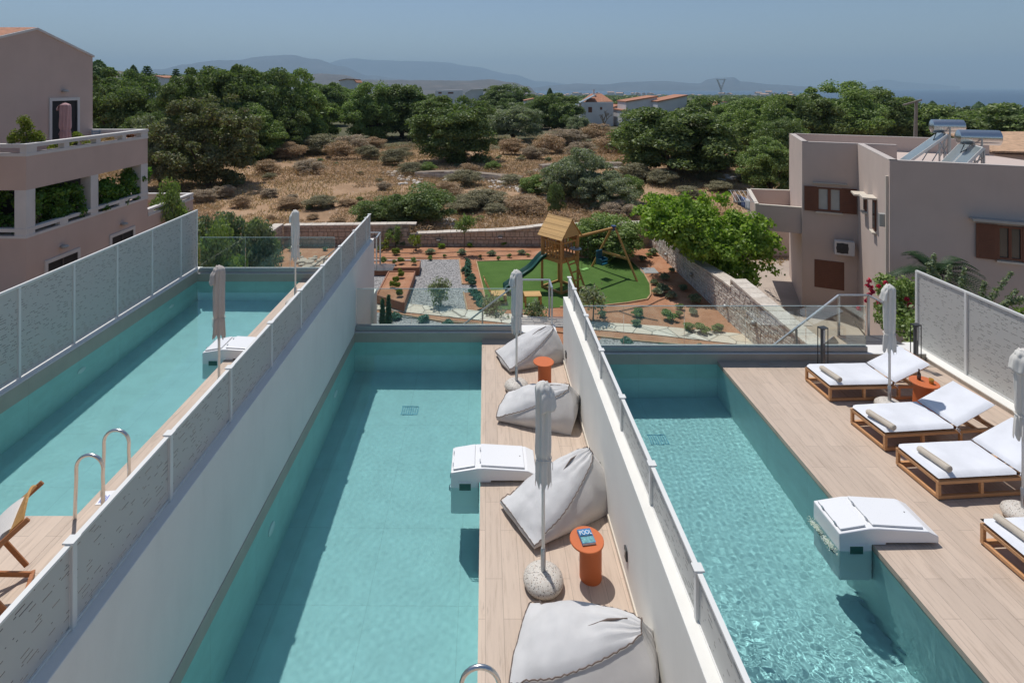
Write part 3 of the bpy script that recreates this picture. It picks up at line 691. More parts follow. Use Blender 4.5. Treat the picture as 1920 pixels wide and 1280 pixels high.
def towel(loc, rz, label):
    t = thing('towel', label, 'towel', loc, rz, 'rolled towels')
    sp = []; n = 46
    for i in range(n): a = i/n*2*math.pi*3.2; r = .010+.041*i/n; sp.append((r*math.cos(a), r*math.sin(a)))
    Lh = .23; V = []; 
    for y in np.linspace(-Lh, Lh, 12):
        for (x, z) in sp: V.append((x+.004*noise.noise((x*30, y*9, z*30)), y+.006*noise.noise((x*40, z*40, 3)), z+.054))
    o = MB(); o.add(V, [(j*n+i, (j+1)*n+i, (j+1)*n+i+1, j*n+i+1) for j in range(11) for i in range(n-1)]); b = o.build('towel_roll', M['towel'], t, smooth=True)
    s_ = b.modifiers.new('s', 'SOLIDIFY'); s_.thickness = .011
    return t
for (px, py, rz, lb) in ((1557, 699, 3, 'rolled sand towel on the farthest sun lounger'), (1651, 785, 8, 'rolled sand towel on the second lounger from the far end'), (1751, 858, 4, 'rolled sand towel on the lounger beside the white pool unit'), (1905, 993, 3, 'rolled sand towel on the nearest lounger at the picture edge')):
    p = P(px, py, .42); towel((p.x, p.y, .356), R(rz+6), lb)

def lantern(loc, label):
    t = thing('floor_lantern', label, 'lantern', loc, R(12), 'tall steel floor lanterns')
    a, h = .075, .86; f = MB()
    for x in (-a, a):
        for y in (-.05, .05): f.box(x-.006, x+.006, y-.006, y+.006, 0, h)
    f.box(-a-.006, a+.006, -.056, .056, h+.0005, h+.022).box(-a-.006, a+.006, -.056, .056, -.0, .012); f.build('cage', M['dark'], t)
    MB().box(-.026, .026, -.035, .035, .0125, h-.001).build('light_column', plain('dark_diffuser', (.10,.105,.11), .3), t)
    MB().box(-.018, .018, -.037, -.0355, h-.30, h-.03).build('lens', M['alu'], t)
    return t
lantern((6.93, 11.28, 0), 'dark steel frame lantern at the head of the right pool, left of the loungers')
lantern((8.95, 11.42, 0), 'dark steel frame lantern at the foot of the perforated screen')
for (y, lb) in ((6.42, 'nearest dark step light on the white wall, below the near table'), (7.85, 'dark step light on the white wall behind the bean bag point'), (9.56, 'dark step light on the white wall beside the half hidden bean bag'), (11.2, 'farthest dark step light on the white wall beside the last bean bag')):
    t = thing('wall_light', lb, 'wall light', (1.653, y, .36)); MB().box(-.022, -.001, -.045, .045, -.065, .065).build('housing', M['dark'], t, bevel=.004); MB().box(-.026, -.0225, -.018, .018, -.03, .03).build('lens', M['alu'], t)
# floor outlet plate in front of the end wall
tag(MB().box(5.75, 5.92, 11.45, 11.55, .0, .003).build('floor_outlet', M['galv']), 'small metal floor outlet plate in the grey border tile', 'floor outlet')

# white pool filter units hooked over the pool edge
def pool_unit(loc, label):      # loc: point on the pool edge, deck level, near side
    t = thing('pool_unit', label, 'pool unit', loc, 0, 'white pool filter units')
    D = .56
    prof = [(-.43,-.74),(-.43,.15),(-.05,.212),(.06,.214),(.70,.175),(.83,.115),(.83,.03),(.16,.03),(.16,.005),(-.018,.005),(-.018,-.74)]
    o = MB(); n = len(prof); o.add([(x, y, z) for y in (0, D) for (x, z) in prof], [tuple(range(n)), tuple(range(2*n-1, n-1, -1))]+[(i, n+i, n+(i+1)%n, (i+1)%n) for i in range(n)])
    recv(o.build('body', M['plastic_white'], t, bevel=.016))
    def lid(name, a, b, k):
        (x0, z0), (x1, z1) = a, b; l = MB(); nx, nz = -(z1-z0), (x1-x0); q = math.hypot(nx, nz); nx /= q; nz /= q
        l.add([(x+nx*e, y, z+nz*e) for e in (.003, .026) for (x, z) in ((x0, z0), (x1, z1)) for y in (.035, D-.035)], [(0,1,3,2),(4,6,7,5),(0,4,5,1),(2,3,7,6),(0,2,6,4),(1,5,7,3)])
        lo = l.build(name, M['plastic_white'], t, bevel=.008)
        h_ = MB()
        for y in (.14, D-.16): h_.box(x0+k-.006, x0+k+.006, y-.022, y+.022, z0+.012, z0+.034)
        ho_ = h_.build('hinge', M['galv'], None); ho_.parent = lo
    lid('lid', (-.395,.157), (-.075,.209), -.008); lid('lid', (.01,.216), (.655,.179), -.012)
    MB().lathe([(.008,.0),(.008,.008)], 10, (.60, .28, .204)).build('lock', M['dark'], t)
    fr = MB(); fr.box(-.32, -.12, -.008, .001, -.15, -.135).box(-.32, -.12, -.008, .001, -.005, .01).box(-.32, -.305, -.008, .001, -.135, -.005).box(-.135, -.12, -.008, .001, -.135, -.005); recv(fr.build('vent_frame', M['plastic_white'], t))
    recv(MB().box(-.305, -.135, -.003, -.0005, -.135, -.005).build('vent', plain('vent_dark_green', (.02,.10,.08), .3), t))
    for y, z in ((.15,-.26), (.41,-.26)):
        j = MB().lathe([(.055,0),(.06,.01),(.05,.03),(.02,.035)], 18).build('jet_nozzle', M['galv'], t, smooth=True); j.location = (-.431, y, z); j.rotation_euler = (0, R(-90), 0); recv(j)
    return t
pool_unit((-.077, 8.06, 0), 'white filter unit hooked over the edge of the middle pool')
pool_unit((4.92, 6.96, 0), 'white filter unit hooked over the edge of the right pool, its jets running')
pool_unit((-5.07, 10.67, .5), 'white filter unit hooked over the edge of the left pool, behind the perforated fence')
# foam where the jets break the surface
fm = leaf_mat('white_foam', (.75,.80,.82), .1)
def foam(name_l, c, r, n, sd):
    rng = np.random.RandomState(sd); C = rng.normal(0, 1, (n, 3))*[r*.22, r*.6, .006]+list(c)
    o = MB()
    for q in C: s_ = rng.uniform(.0025, .008); o.lathe([(s_*.5,-s_*.5),(s_,0),(s_*.4,s_*.5)], 6, tuple(q))
    return tag(o.build('foam', fm, smooth=True), kind='stuff')
foam('foam', (4.42, 7.08, -.066), .10, 420, 1); foam('foam', (4.42, 7.36, -.066), .10, 420, 2)

# pool ladders
def ladder(loc, rz, label, gap=.52):
    t = thing('pool_ladder', label, 'pool ladder', loc, rz, 'steel pool ladders')
    for y in (-gap/2, gap/2):
        pts = [(.33,y,.02),(.33,y,.45),(.325,y,.52)]+[(.165+.165*math.cos(a), y, .62+.165*math.sin(a)) for a in [math.pi*k/12 for k in range(13)]]+[(0,y,.5),(-.012,y,.2),(-.02,y,-.1),(-.02,y,-1.1)]
        recv(MB().tube(pts, .021, 14).build('handrail', M['steel'], t, smooth=True)); MB().lathe([(.045,0),(.045,.006),(.03,.016),(.022,.02)], 18, (.33, y, .001)).build('flange', M['steel'], t, smooth=True, auto=40)
    for z in (-.12, -.40, -.68, -.96): recv(MB().box(-.06, .02, -gap/2+.02, gap/2-.02, z-.015, z+.012).build('tread', M['galv'], t))
    return t
ladder((-5.03, 7.0, .5), 0, 'steel ladder at the near end of the left pool, both hoops showing', .49)
ladder((-.21, 4.50, 0), 0, 'steel ladder at the bottom of the picture beside the big bean bag')
tg = thing('notice_plate', 'small white notice plate with blue print beside the left pool ladder', 'sign', (-4.90, 7.10, .502), R(8))
MB().box(-.075, .075, -.12, .12, 0, .004).build('plate', plain('notice_white', (.75,.75,.75), .4), tg)
k = MB()
for i in range(5): k.box(-.05+.022*i, -.038+.022*i, -.09, .02+.02*(i%2), .0041, .005)
k.build('print', plain('notice_blue', (.05,.10,.45), .4), tg)

# folding deck chair on the left terrace
def deck_chair(loc, rz, label):
    t = thing('deck_chair', label, 'deck chair', loc, rz); W = .58
    for y in (0, W):
        MB().bar((-.62, y, .10), (.50, y, .98), .028, .05).build('side_rail', M['beech'], t, bevel=.004)
        yy = y+(.032 if y == 0 else -.032)
        MB().bar((-.70, yy, .52), (.42, yy, .03), .026, .05).build('cross_leg', M['beech'], t, bevel=.004)
        y3 = y+(-.03 if y == 0 else .03)
        MB().bar((.05, y3, .66), (.36, y3, .10), .024, .045).build('brace', M['beech'], t, bevel=.004)
    MB().bar((.42, 0, .035), (.42, W, .035), .04, .04).bar((-.62, 0, .10), (-.62, W, .10), .04, .04).build('crossbar', M['beech'], t, bevel=.004)
    hp = MB(); hp.add([(.36+.10*v+.00, W*.04+W*.92*u, .88+.085*v+(.12*math.sin(math.pi*u)*v)) for v in (0, 1) for u in [i/12 for i in range(13)]], [(i, i+1, 14+i, 13+i) for i in range(12)])
    ho_ = hp.build('head_board', M['pine'], t); so2 = ho_.modifiers.new('s', 'SOLIDIFY'); so2.thickness = .022
    cv = MB(); V = []
    for i in range(25):
        u = i/24; x = .38-1.0*u; z = .88-.78*u-.20*math.sin(math.pi*u)
        for j in range(9): V.append((x, .035+(W-.07)*j/8, z+.008*math.sin(j*1.3+u*9)))
    cv.add(V, [(i*9+j, (i+1)*9+j, (i+1)*9+j+1, i*9+j+1) for i in range(24) for j in range(8)]); c_ = cv.build('canvas_seat', M['canvas'], t, smooth=True); s3 = c_.modifiers.new('s', 'SOLIDIFY'); s3.thickness = .006
    pc = MB()
    V = []
    for i in range(13):
        u = i/12; x = .37-.24*u; z = .90-.16*u+.035*math.sin(math.pi*u)**.5
        for j in range(9): V.append((x, .05+(W-.1)*j/8, z+.02*math.sin(math.pi*j/8)))
    pc.add(V, [(i*9+j, (i+1)*9+j, (i+1)*9+j+1, i*9+j+1) for i in range(12) for j in range(8)]); pc.build('head_cushion', M['canvas'], t, smooth=True)
    return t
deck_chair((-5.02, 5.27, .5), R(28), 'folding wooden deck chair with cream canvas on the left terrace')

# ---------------------------------------------------------------- garden
G = -2.2
def poly_sheet(name, pts, z, mat, kind='structure', th=.02):
    return tag(MB().prism([(p[0], p[1]) for p in pts], z-th, z).build(name, mat), kind=kind)
def GP(*pp): return [P(x, y, G) for x, y in pp]
poly_sheet('garden_soil', [(-10.2,12.9), (8.32,12.2), (8.32,27.75), (-10.2,27.75)], G+.004, M['soil'])
poly_sheet('lawn', GP((893,491),(985,488),(1088,484.5),(1150,483),(1185,491),(1206,511),(1219,534),(1220,553),(1214,562),(1175,569),(1129,574),(1050,577),(1000,580),(914,582),(905,540)), G+.022, M['lawn_m'])
M['edge'] = plain('timber_edging', (.42,.27,.15), .8, .2, 5)
def edging(pts, z, w_=.05, mat=None, name='edging', label=None, cat='edging'):
    m = MB()
    for a, b in zip(pts, pts[1:]): m.bar((a[0], a[1], z), (b[0], b[1], z), w_, .06)
    o = m.build(name, mat or M['edge']); return tag(o, label, cat) if label else tag(o, kind='structure')
edging(GP((914,582),(905,540),(893,491),(985,488),(1088,484.5),(1150,483),(1185,491),(1206,511),(1219,534),(1220,553),(1214,562),(1175,569),(1129,574),(1050,577)), G+.02, label='pale timber edging around the artificial lawn')
poly_sheet('gravel', GP((640,487),(861,487),(864,510),(867,534),(892,534),(897,549),(869,549),(876,583),(640,560)), G+.012, M['gravel'])
poly_sheet('gravel', GP((700,586),(735,587),(830,606),(960,615),(960,640),(600,640),(600,575)), G+.012, M['gravel'])
poly_sheet('gravel', GP((1130,632),(1190,640),(1330,650),(1330,662),(1100,662)), G+.012, M['gravel'])
poly_sheet('path', GP((640,553),(746,552),(748,569),(960,590),(1110,604),(1230,612),(1380,626),(1520,644),(1520,662),(1370,645),(1230,629),(1100,618),(960,608),(740,584),(640,577)), G+.03, M['crazy'])
edging(GP((734,588),(830,604),(960,614),(1100,630),(1190,640),(1330,652)), G+.02, label='timber edging between the front soil strip and the gravel')
edging(GP((861,487),(864,510),(867,534),(892,534)), G+.03, label='timber edging on the right of the gravel court')
edging(GP((869,549),(876,583)), G+.03, label='short timber edging beside the lower soil bed')
# raised planters
def planter(pts, h, label):
    c = sum((Vector(p) for p in pts), Vector())/len(pts); t = thing('raised_planter', label, 'planter', (c.x, c.y, G), 0, 'raised timber planters')
    for a, b in zip(pts, pts[1:]+pts[:1]):
        m = MB()
        for k in range(2): m.bar((a[0], a[1], G+h*(k+.5)/2), (b[0], b[1], G+h*(k+.5)/2), .05, h/2-.008)
        m.build('plank_side', M['planter_wood'], t, True)
    MB().prism([(c.x+(p[0]-c.x)*.98, c.y+(p[1]-c.y)*.98) for p in pts], G, G+h-.04).build('soil_fill', M['soil'], t, True)
z1 = G+.35
planter([P(x, y, z1) for x, y in ((640,489),(788,488),(785,501),(640,502))], .35, 'long timber planter along the back of the gravel court')
planter([P(x, y, z1) for x, y in ((729,508),(778,508),(757,567),(706,552))], .35, 'timber planter running from the back planter towards the path')

# stone walls made of single stones
def stone_wall(label, a, b, z0, prof, th, mat, sd, course=.16, lean=.0, cap=True, name='stone_wall', sl=(.18,.42)):
    a, b = Vector((*a, 0)), Vector((*b, 0)); d = b-a; L = d.length; d.normalize(); n = Vector((d.y, -d.x, 0)); rng = random.Random(sd)
    t = thing(name, label, 'stone wall', (a.x, a.y, z0))
    def top(s):
        for p, q in zip(prof, prof[1:]):
            if p[0] <= s/L <= q[0]: return p[1]+(q[1]-p[1])*((s/L-p[0])/max(1e-6, q[0]-p[0]))
        return prof[-1][1]
    core = MB(); segs = [p[0]*L for p in prof]
    for s0, s1 in zip(segs, segs[1:]):
        if s1-s0 < 1e-4: continue
        h0, h1 = top(s0+1e-4), top(s1-1e-4)
        v = []
        for s, h in ((s0, h0), (s1, h1)):
            for q in (-th/2+.02, th/2-.02):
                for z in (z0, h-.03): v.append(a+d*s+n*q+Vector((0,0,z)))
        core.add(v, [(0,1,3,2),(4,6,7,5),(0,4,5,1),(2,3,7,6),(0,2,6,4),(1,5,7,3)])
    core.build('mortar_core', M['mortar'], t, True)
    st = MB()
    for side in (1, -1):
        z = z0
        while z < z0+4:
            ch = course*rng.uniform(.75, 1.3); s = -rng.uniform(0, .2); anyone = False
            while s < L:
                w_ = rng.uniform(*sl); s1 = min(L, s+w_); s0 = max(0, s)
                hh = min(top(s0+.01), top(s1-.01))-.005
                if s1-s0 > .05 and z+ch*.45 < hh:
                    anyone = True; zt = min(z+ch-.014, hh); off = rng.uniform(.0, .02); j = lambda k=.012: rng.uniform(-k, k)
                    if rng.random() < .16 and zt-z > .1: pass
                    f = n*side*(th/2-.02); f2 = n*side*(th/2+off)
                    q = [(s0+.008, z), (s1-.008, z), (s1-.008, zt), (s0+.008, zt)]
                    v = [a+d*(x)+f+Vector((0,0,zz)) for x, zz in q]+[a+d*(x+j()+(.012 if k in (0, 3) else -.012))+f2+n*side*j(.006)+Vector((0,0,zz+j(.008)+(.008 if k < 2 else -.008))) for k, (x, zz) in enumerate(q)]
                    st.add(v, [(0,1,5,4),(1,2,6,5),(2,3,7,6),(3,0,4,7),(4,5,6,7)])
                s += w_
            z += ch
            if not anyone and z > z0+.3: break
    st.build('stonework', mat, t, True)
    if cap:
        c = MB(); s = 0
        while s < L:
            w_ = rng.uniform(.3, .6); s1 = min(L, s+w_); h0, h1 = top(s+.01), top(s1-.01)
            if abs(h0-h1) > .12: h0 = h1 = min(h0, h1) if top(s+.02) < top(s1-.02) else max(h0, h1)
            e = rng.uniform(.0, .03); v = []
            for q in (-th/2-.02-e, th/2+.02+rng.uniform(0, .03)):
                for x, h in ((s+.006, h0), (s1-.006, h1)):
                    for z in (h-.025, h+.045+rng.uniform(-.006, .006)): v.append(a+d*x+n*q+Vector((0,0,z)))
            c.add(v, [(0,2,3,1),(4,5,7,6),(0,1,5,4),(2,6,7,3),(0,4,6,2),(1,3,7,5)]); s = s1
        c.build('coping', M['coping'], t, True)
    return t
stone_wall('beige cut stone wall behind the garden, stepping down beside the gravel court', (-10.2, 27.9), (8.7, 27.9), G-.3, [(0,-1.2),(.331,-1.12),(.3345,-1.12),(.335,-1.62),(.6,-1.42),(.7,-1.2),(1,-1.05)], .4, M['stone'], 1, .2)
stone_wall('dark faced stone wall running from the back corner down the left side of the garden', (-10.4, 27.7), (-10.4, 14.6), G-.8, [(0,-1.1),(1,-1.05)], .4, M['stone'], 2, .2)
stone_wall('pale rubble stone wall between the garden and the neighbour driveway', (8.56, 27.7), (8.56, 11.4), G-1.4, [(0,-1.2),(.25,-1.05),(.251,-1.35),(.55,-.95),(.551,-.72),(1,-.95)], .46, M['stone_grey'], 3, .13, sl=(.14,.36))
stone_wall('ruined dry stone wall across the middle of the field', (P(1005,310,-2.2).x, 52), (P(1140,300,-2.2).x, 54.5), -2.5, [(0,-1.5),(.4,-1.35),(.7,-1.5),(1,-1.6)], .9, M['stone_grey'], 4, .25, cap=False, sl=(.3,.7))
stone_wall('tumbled dry stone wall under the big tree in the field', (-6.2, 49.5), (3.2, 47), -2.5, [(0,-1.75),(.4,-1.5),(.7,-1.65),(1,-1.8)], 1.0, M['stone_grey'], 5, .25, cap=False, sl=(.3,.7))
for k, (x, y, zl) in enumerate(((655,448,'far left lamp under the glass'),(703,445,'lamp nearest the white villa wall'),(822,449.5,'lamp behind the gravel court'),(938,445,'lamp left of the play tower'))):
    p = Q(x, y, 27.68); t = thing('wall_lamp', 'small square lamp on the back stone wall, '+zl, 'wall lamp', p)
    MB().box(-.12, .12, -.09, .0, -.055, .055).build('housing', M['dark'], t, bevel=.01); MB().box(-.10, .10, -.092, -.0905, -.03, .04).build('lens', M['plastic_white'], t)
for k, (x, y, zl) in enumerate(((1250,478,'farthest'),(1297,514,'second farthest'),(1362,575,'third farthest'),(1415,606,'nearest'))):
    X_ = 8.3; Y_ = F*X_/(x-CX); t = thing('wall_lamp', zl+' round lamp on the rubble wall beside the driveway', 'wall lamp', (X_-.0, Y_, H-(y-CY)/F*Y_))
    MB().lathe([(.07,0),(.09,.02),(.09,.08),(.05,.11)], 14).build('housing', M['alu'], t, smooth=True).rotation_euler = (0, R(-90), 0)

# driveway and kerb of the neighbour plot
DZ = -3.5
poly_sheet('driveway', [(8.8,9), (20,9), (20,30.2), (8.8,30.2)], DZ, M['concrete'])
o = wall('low pink wall closing the far end of the neighbour driveway', 8.9, 22, 30.2, 30.45, DZ, -1.75, M['pink_wall_right'], 'boundary_wall')
# play tower
def play_tower():
    Fp, a, b, s = Vector((2.93,21.2,G)), Vector((-.66,.75,0)).normalized(), Vector((.75,.66,0)).normalized(), 1.0
    t = thing('play_tower', 'wooden play tower with a plank gable roof on the lawn', 'play tower', Fp)
    C = [Fp, Fp+a*s, Fp+a*s+b*s, Fp+b*s]; up = Vector((0,0,1)); po = .045
    for c in C: MB().box(c.x-po, c.x+po, c.y-po, c.y+po, G, G+2.22).build('post', M['pine'], t, True)
    for p, q in zip(C, C[1:]+C[:1]):
        MB().bar(p+up*1.26, q+up*1.26, .05, .14).build('beam', M['pine'], t, True); MB().bar(p+up*.06, q+up*.06, .05, .09).build('base_beam', M['pine'], t, True)
    fl = MB()
    for i in range(9): q = (i+.5)/9; fl.bar(C[0]+b*s*q+up*1.35, C[1]+b*s*q+up*1.35, .1, .025)
    fl.build('platform', M['pine'], t, True)
    for i, (p, q) in enumerate(zip(C, C[1:]+C[:1])):
        m = MB(); m.bar(p+up*2.0, q+up*2.0, .03, .08) if i in (2,) else None
        if i != 3:
            m.bar(p+up*1.95, q+up*1.95, .03, .07).bar(p+up*1.5, q+up*1.5, .03, .07)
            for k in range(6): u = p.lerp(q, (k+.7)/6.4); m.bar(u+up*1.36, u+up*1.98, .075, .018, up=(q-p))
        else:
            m.bar(p+up*1.95, q+up*1.95, .03, .07)
            for k in (0, 5): u = p.lerp(q, (k+.7)/6.4); m.bar(u+up*1.36, u+up*1.98, .075, .018, up=(q-p))
        m.build('railing', M['pine'], t, True)
    # gable roof, ridge along a
    ov = .13; r0 = Fp+b*s/2-a*ov+up*2.83; r1 = r0+a*(s+2*ov)
    for sg, nm in ((-1, 'roof_slope'), (1, 'roof_slope')):
        m = MB(); e0 = Fp+b*(s/2+sg*(s/2+ov))-a*ov+up*2.12; n = 8
        for k in range(n):
            u0, u1 = k/n, (k+1)/n+.02; p0 = e0.lerp(r0, u0); p1 = e0.lerp(r0, u1); c = (p0+p1)/2+up*(.012*(k%2)); slope = (r0-e0).normalized()
            m.obox(c+a*(s+2*ov)/2, a*(s+2*ov)/2, slope*(p1-p0).length/2, slope.cross(a)*.011)
        m.build(nm, M['pine_roof'], t, True)
    for q in (r0+a*.03, r1-a*.05):
        m = MB(); m.add([q-up*.0, q-b*(s/2)-up*.66, q+b*(s/2)-up*.66, q+a*.02-up*.0, q+a*.02-b*(s/2)-up*.66, q+a*.02+b*(s/2)-up*.66], [(0,1,2),(3,5,4),(0,3,4,1),(1,4,5,2),(2,5,3,0)]); m.build('gable', M['pine_roof'], t, True)
    # ladder on the right hand side
    ld = MB(); m0 = Fp+b*.28; m1 = Fp+b*.74; o_ = (-a)*.62+b*.05
    ld.bar(m0+up*1.4, m0+o_, .04, .07).bar(m1+up*1.4, m1+o_, .04, .07)
    ld.build('ladder', M['pine'], t, True)
    for k in range(4): u = .2+.2*k; MB().bar((m0+up*1.4).lerp(m0+o_, u), (m1+up*1.4).lerp(m1+o_, u), .03, .05).build('rung', M['pine'], t, True)
    MB().lathe([(.20,-.03),(.25,0),(.22,.02)], 20, tuple(Fp+b*.85+up*1.62)).build('bubble_window', M['alu'], t, True)
    return t
play_tower()
green = plain('green_plastic', (.012,.075,.06), .35, .1, 2); teal = plain('teal_plastic', (.01,.10,.15), .35); lime_p = plain('lime_plastic', (.25,.50,.12), .4)
sl_ = thing('slide', 'dark green plastic slide running down from the play tower', 'slide', (2.4, 21.8, G))
V = []; 
p0, p1 = Vector((2.36,21.75,G+1.36)), Vector((.75,21.35,G+.18)); dr = (p1-p0); sd_ = Vector((dr.y, -dr.x, 0)).normalized()
for i in range(29):
    u = i/28; c = p0.lerp(p1, u); c.z = G+.16+1.2*((1-u)**1.25*.86+.14*(1-u)**.5)+.05*math.sin(u*math.pi*4)*(1-u); 
    for (x, z) in ((-.25,.13),(-.23,.14),(-.21,.0),(0,-.02),(.21,0),(.23,.14),(.25,.13)): V.append(c+sd_*x+Vector((0,0,z)))
m = MB(); m.add(V, [(i*7+j, (i+1)*7+j, (i+1)*7+j+1, i*7+j+1) for i in range(28) for j in range(6)]); o = m.build('chute', green, sl_, True, smooth=True); q = o.modifiers.new('s', 'SOLIDIFY'); q.thickness = .02
MB().box(p1.x-.05, p1.x+.05, p1.y-.22, p1.y+.22, G, G+.15).build('foot', green, sl_, True)
sw = thing('swing_set', 'wooden swing frame joined to the play tower, with two seats', 'swing set', (5.5, 23.5, G))
A0 = Vector((3.6, 22.0, G+2.0)); A1 = Vector((5.5, 23.55, G+1.98)); L1 = Vector((6.25, 22.6, G)); L2 = Vector((4.75, 24.5, G))
MB().tube([A0, A1+(A1-A0).normalized()*.1], .055, 10).build('beam', M['pine'], sw, True)
MB().tube([A1+Vector((.05,-.06,.04)), L1], .048, 10).build('leg', M['pine'], sw, True); MB().tube([A1+Vector((-.05,.06,.04)), L2], .048, 10).build('leg', M['pine'], sw, True)
MB().bar(L1.lerp(A1, .42), L2.lerp(A1, .42), .05, .09).build('crossbar', M['pine'], sw, True)
c = A1; MB().obox(c, (.09,.0,0), (0,.1,0), (0,0,.1)).build('corner_bracket', plain('blue_bracket', (.02,.05,.15), .4), sw, True)
def swing(u, zs, kind, mt):
    c = A0.lerp(A1, u); d = (A1-A0).normalized(); pd = Vector((-d.y, d.x, 0)); h_ = .19
    t2 = MB()
    for s in (-1, 1): t2.tube([c+d*h_*s, Vector((c.x, c.y, zs))+d*h_*s], .008, 5)
    if kind == 'seat':
        t2.build('rope', M['dark'], sw, True)
        MB().obox(Vector((c.x, c.y, zs)), d*.21, pd*.09, Vector((0,0,.018))).build('swing_seat', mt, sw, True, bevel=.01)
    else:
        t2.build('rope', M['dark'], sw, True); z = Vector((c.x, c.y, zs)); k = MB()
        k.obox(z-pd*.02, d*.19, pd*.16, Vector((0,0,.03))); k.obox(z+pd*.15+Vector((0,0,.27)), d*.19, pd*.03, Vector((0,0,.26)))
        for s in (-1, 1): k.obox(z+d*.18*s+Vector((0,0,.12)), d*.02, pd*.15, Vector((0,0,.12)))
        k.obox(z-pd*.16+Vector((0,0,.16)), d*.19, pd*.02, Vector((0,0,.03))); k.build('baby_seat', mt, sw, True, bevel=.015)
swing(.24, G+.60, 'seat', lime_p); swing(.68, G+.62, 'baby', teal)
# benches
def bench(p, rz, label, L=.9, W=.5, h=.4, back=False, nm='garden_bench'):
    t = thing(nm, label, 'bench', p, rz)
    s = MB()
    for k in range(5): s.box(0, L, k*W/5+.006, (k+1)*W/5-.006, h-.03, h)
    s.build('seat', M['pine_roof'], t)
    for x in (.0, L-.06):
        for y in (.0, W-.06): MB().box(x, x+.06, y, y+.06, 0, h-.031).build('leg', M['pine'], t)
    if back:
        bk = MB()
        for k in range(6): z = h+.04+k*.085; bk.bar((-.03-k*.04, 0, z), (-.03-k*.04, W, z), .02, .06)
        for y in (.06, W-.06): bk.bar((.03, y, h-.05), (-.26, y, h+.56), .03, .04)
        bk.build('backrest', M['pine_roof'], t)
p = P(984,577,G); bench((p.x, p.y, G), R(3), 'low slatted wooden bench at the near edge of the lawn', .62, .5, .42)
p = P(922,573,G); bench((p.x, p.y, G), R(5), 'slatted wooden garden chair with a leaning back on the lawn corner', .55, .55, .36, True, 'garden_chair')
# irrigation hoses
hose = plain('black_hose', (.02,.02,.022), .5)
def hose_line(pts, label):
    q = []
    for a, b in zip(pts, pts[1:]):
        for i in range(8): u = i/8; x = a[0]+(b[0]-a[0])*u; y = a[1]+(b[1]-a[1])*u; v = P(x, y, G); q.append((v.x, v.y+.07*noise.noise((v.x*1.3, 0, 2)), G+.03))
    tag(MB().tube(q, .013, 5).build('irrigation_hose', hose, smooth=True), label, 'hose')
hose_line([(700,474),(800,476),(900,472),(1010,472)], 'black irrigation hose nearest the back stone wall')
hose_line([(700,484),(800,485),(900,481),(1010,479)], 'black irrigation hose along the front of the back bed')
hose_line([(740,594),(800,600),(880,606),(950,614)], 'black irrigation hose in the front bed under the middle glass')
hose_line([(1115,590),(1160,584),(1190,594),(1240,603)], 'looping black hose in front of the lawn')
hose_line([(1160,584),(1215,574),(1248,560),(1244,547)], 'black hose curving past the right end of the lawn')
tag(MB().box(*(lambda p: (p.x-.35, p.x+.35, p.y-.35, p.y+.35))(P(1216,508,G)), G+.005, G+.03).build('manhole_cover', M['alu']), 'grey manhole cover in the soil beside the lawn', 'manhole')
rk = MB(); rng = random.Random(5)
for i in range(26):
    p = P(rng.uniform(565,610), rng.uniform(482,505), G); s = rng.uniform(.08,.3); rk.lathe([(s*.5,-s*.3),(s,0),(s*.8,s*.35),(s*.2,s*.55)], 7, (p.x, p.y, G+s*.1), lambda a, z: 1+.25*noise.noise((a, z*5, i)))
tag(rk.build('rock_heap', M['stone'], auto=30), 'heap of brown rocks in the garden corner behind the left glass', 'rock heap')

# ---------------------------------------------------------------- the pink house on the left
XL = -15.8
def yl(px): return F*XL/(px-CX)
lh = thing('pink_house', 'large pink house with white rails and a roof terrace at the left edge', 'house', (-20, 22, -6))
def part(mb, name, mat, par, **k): 
    o = mb.build(name, mat, None, **k); o.parent = par; q = par
    off = Vector((0,0,0))
    while q: off += Vector(q.location); q = q.parent
    for v in o.data.vertices: v.co -= off
    return o
Y0, Y1, Y2 = 18.9, 25.7, 29.7
pk = M['pink_wall']
part(MB().box(-32, XL, Y0, Y1, -6, .6).box(-32, XL, Y0, Y1, 2.26, 2.8).box(XL-.2, XL, Y0, Y1, 2.801, 3.42).box(-32, XL-.201, Y0, Y0+.2, 2.801, 3.42).box(XL-3, XL-.201, Y1-.2, Y1, 2.801, 3.42), 'wall', pk, lh)
part(MB().box(-32, XL-2.6, Y0+1, Y1, .601, 2.259), 'inner_wall', M['black_hole'], lh)  # wall coloured near-black to give the recess its shade
ft = MB()
ft.box(XL-.25, XL+.03, Y0-.03, Y1+.03, 3.72, 3.85).box(-32, XL-.251, Y0-.03, Y0+.25, 3.72, 3.85).box(XL-3, XL-.251, Y1-.25, Y1+.03, 3.72, 3.85)
ft.box(XL-.25, XL+.02, Y0-.02, Y1+.02, 3.421, 3.53).box(-32, XL-.251, Y0-.02, Y0+.25, 3.421, 3.53).box(XL-3, XL-.251, Y1-.25, Y1+.02, 3.421, 3.53)
for a, b in ((Y0, Y0+.45), (20.6,20.85), (22.3,22.55), (23.9,24.15), (Y1-.5, Y1)): ft.box(XL-.22, XL+.01, a, b, 3.531, 3.719)
for a in (-17.6, -19.4, -22): ft.box(a-.15, a+.15, Y0, Y0+.22, 3.531, 3.719)
ft.box(XL-2.9, XL-.25, Y1-.22, Y1, 3.531, 3.719)
part(ft, 'terrace_rail', M['white_trim'], lh)
ft = MB()
ft.box(XL-.2, XL+.02, Y0-.02, Y1+.02, .82, .94).box(-32, XL-.201, Y0-.02, Y0+.2, .82, .94).box(XL-.2, XL+.02, Y0-.02, Y1+.02, .601, .69).box(-32, XL-.201, Y0-.02, Y0+.2, .601, .69)
for a, b in ((20.4,20.8), (23.7,24.1)): ft.box(XL-.18, XL+.01, a, b, .691, .819)
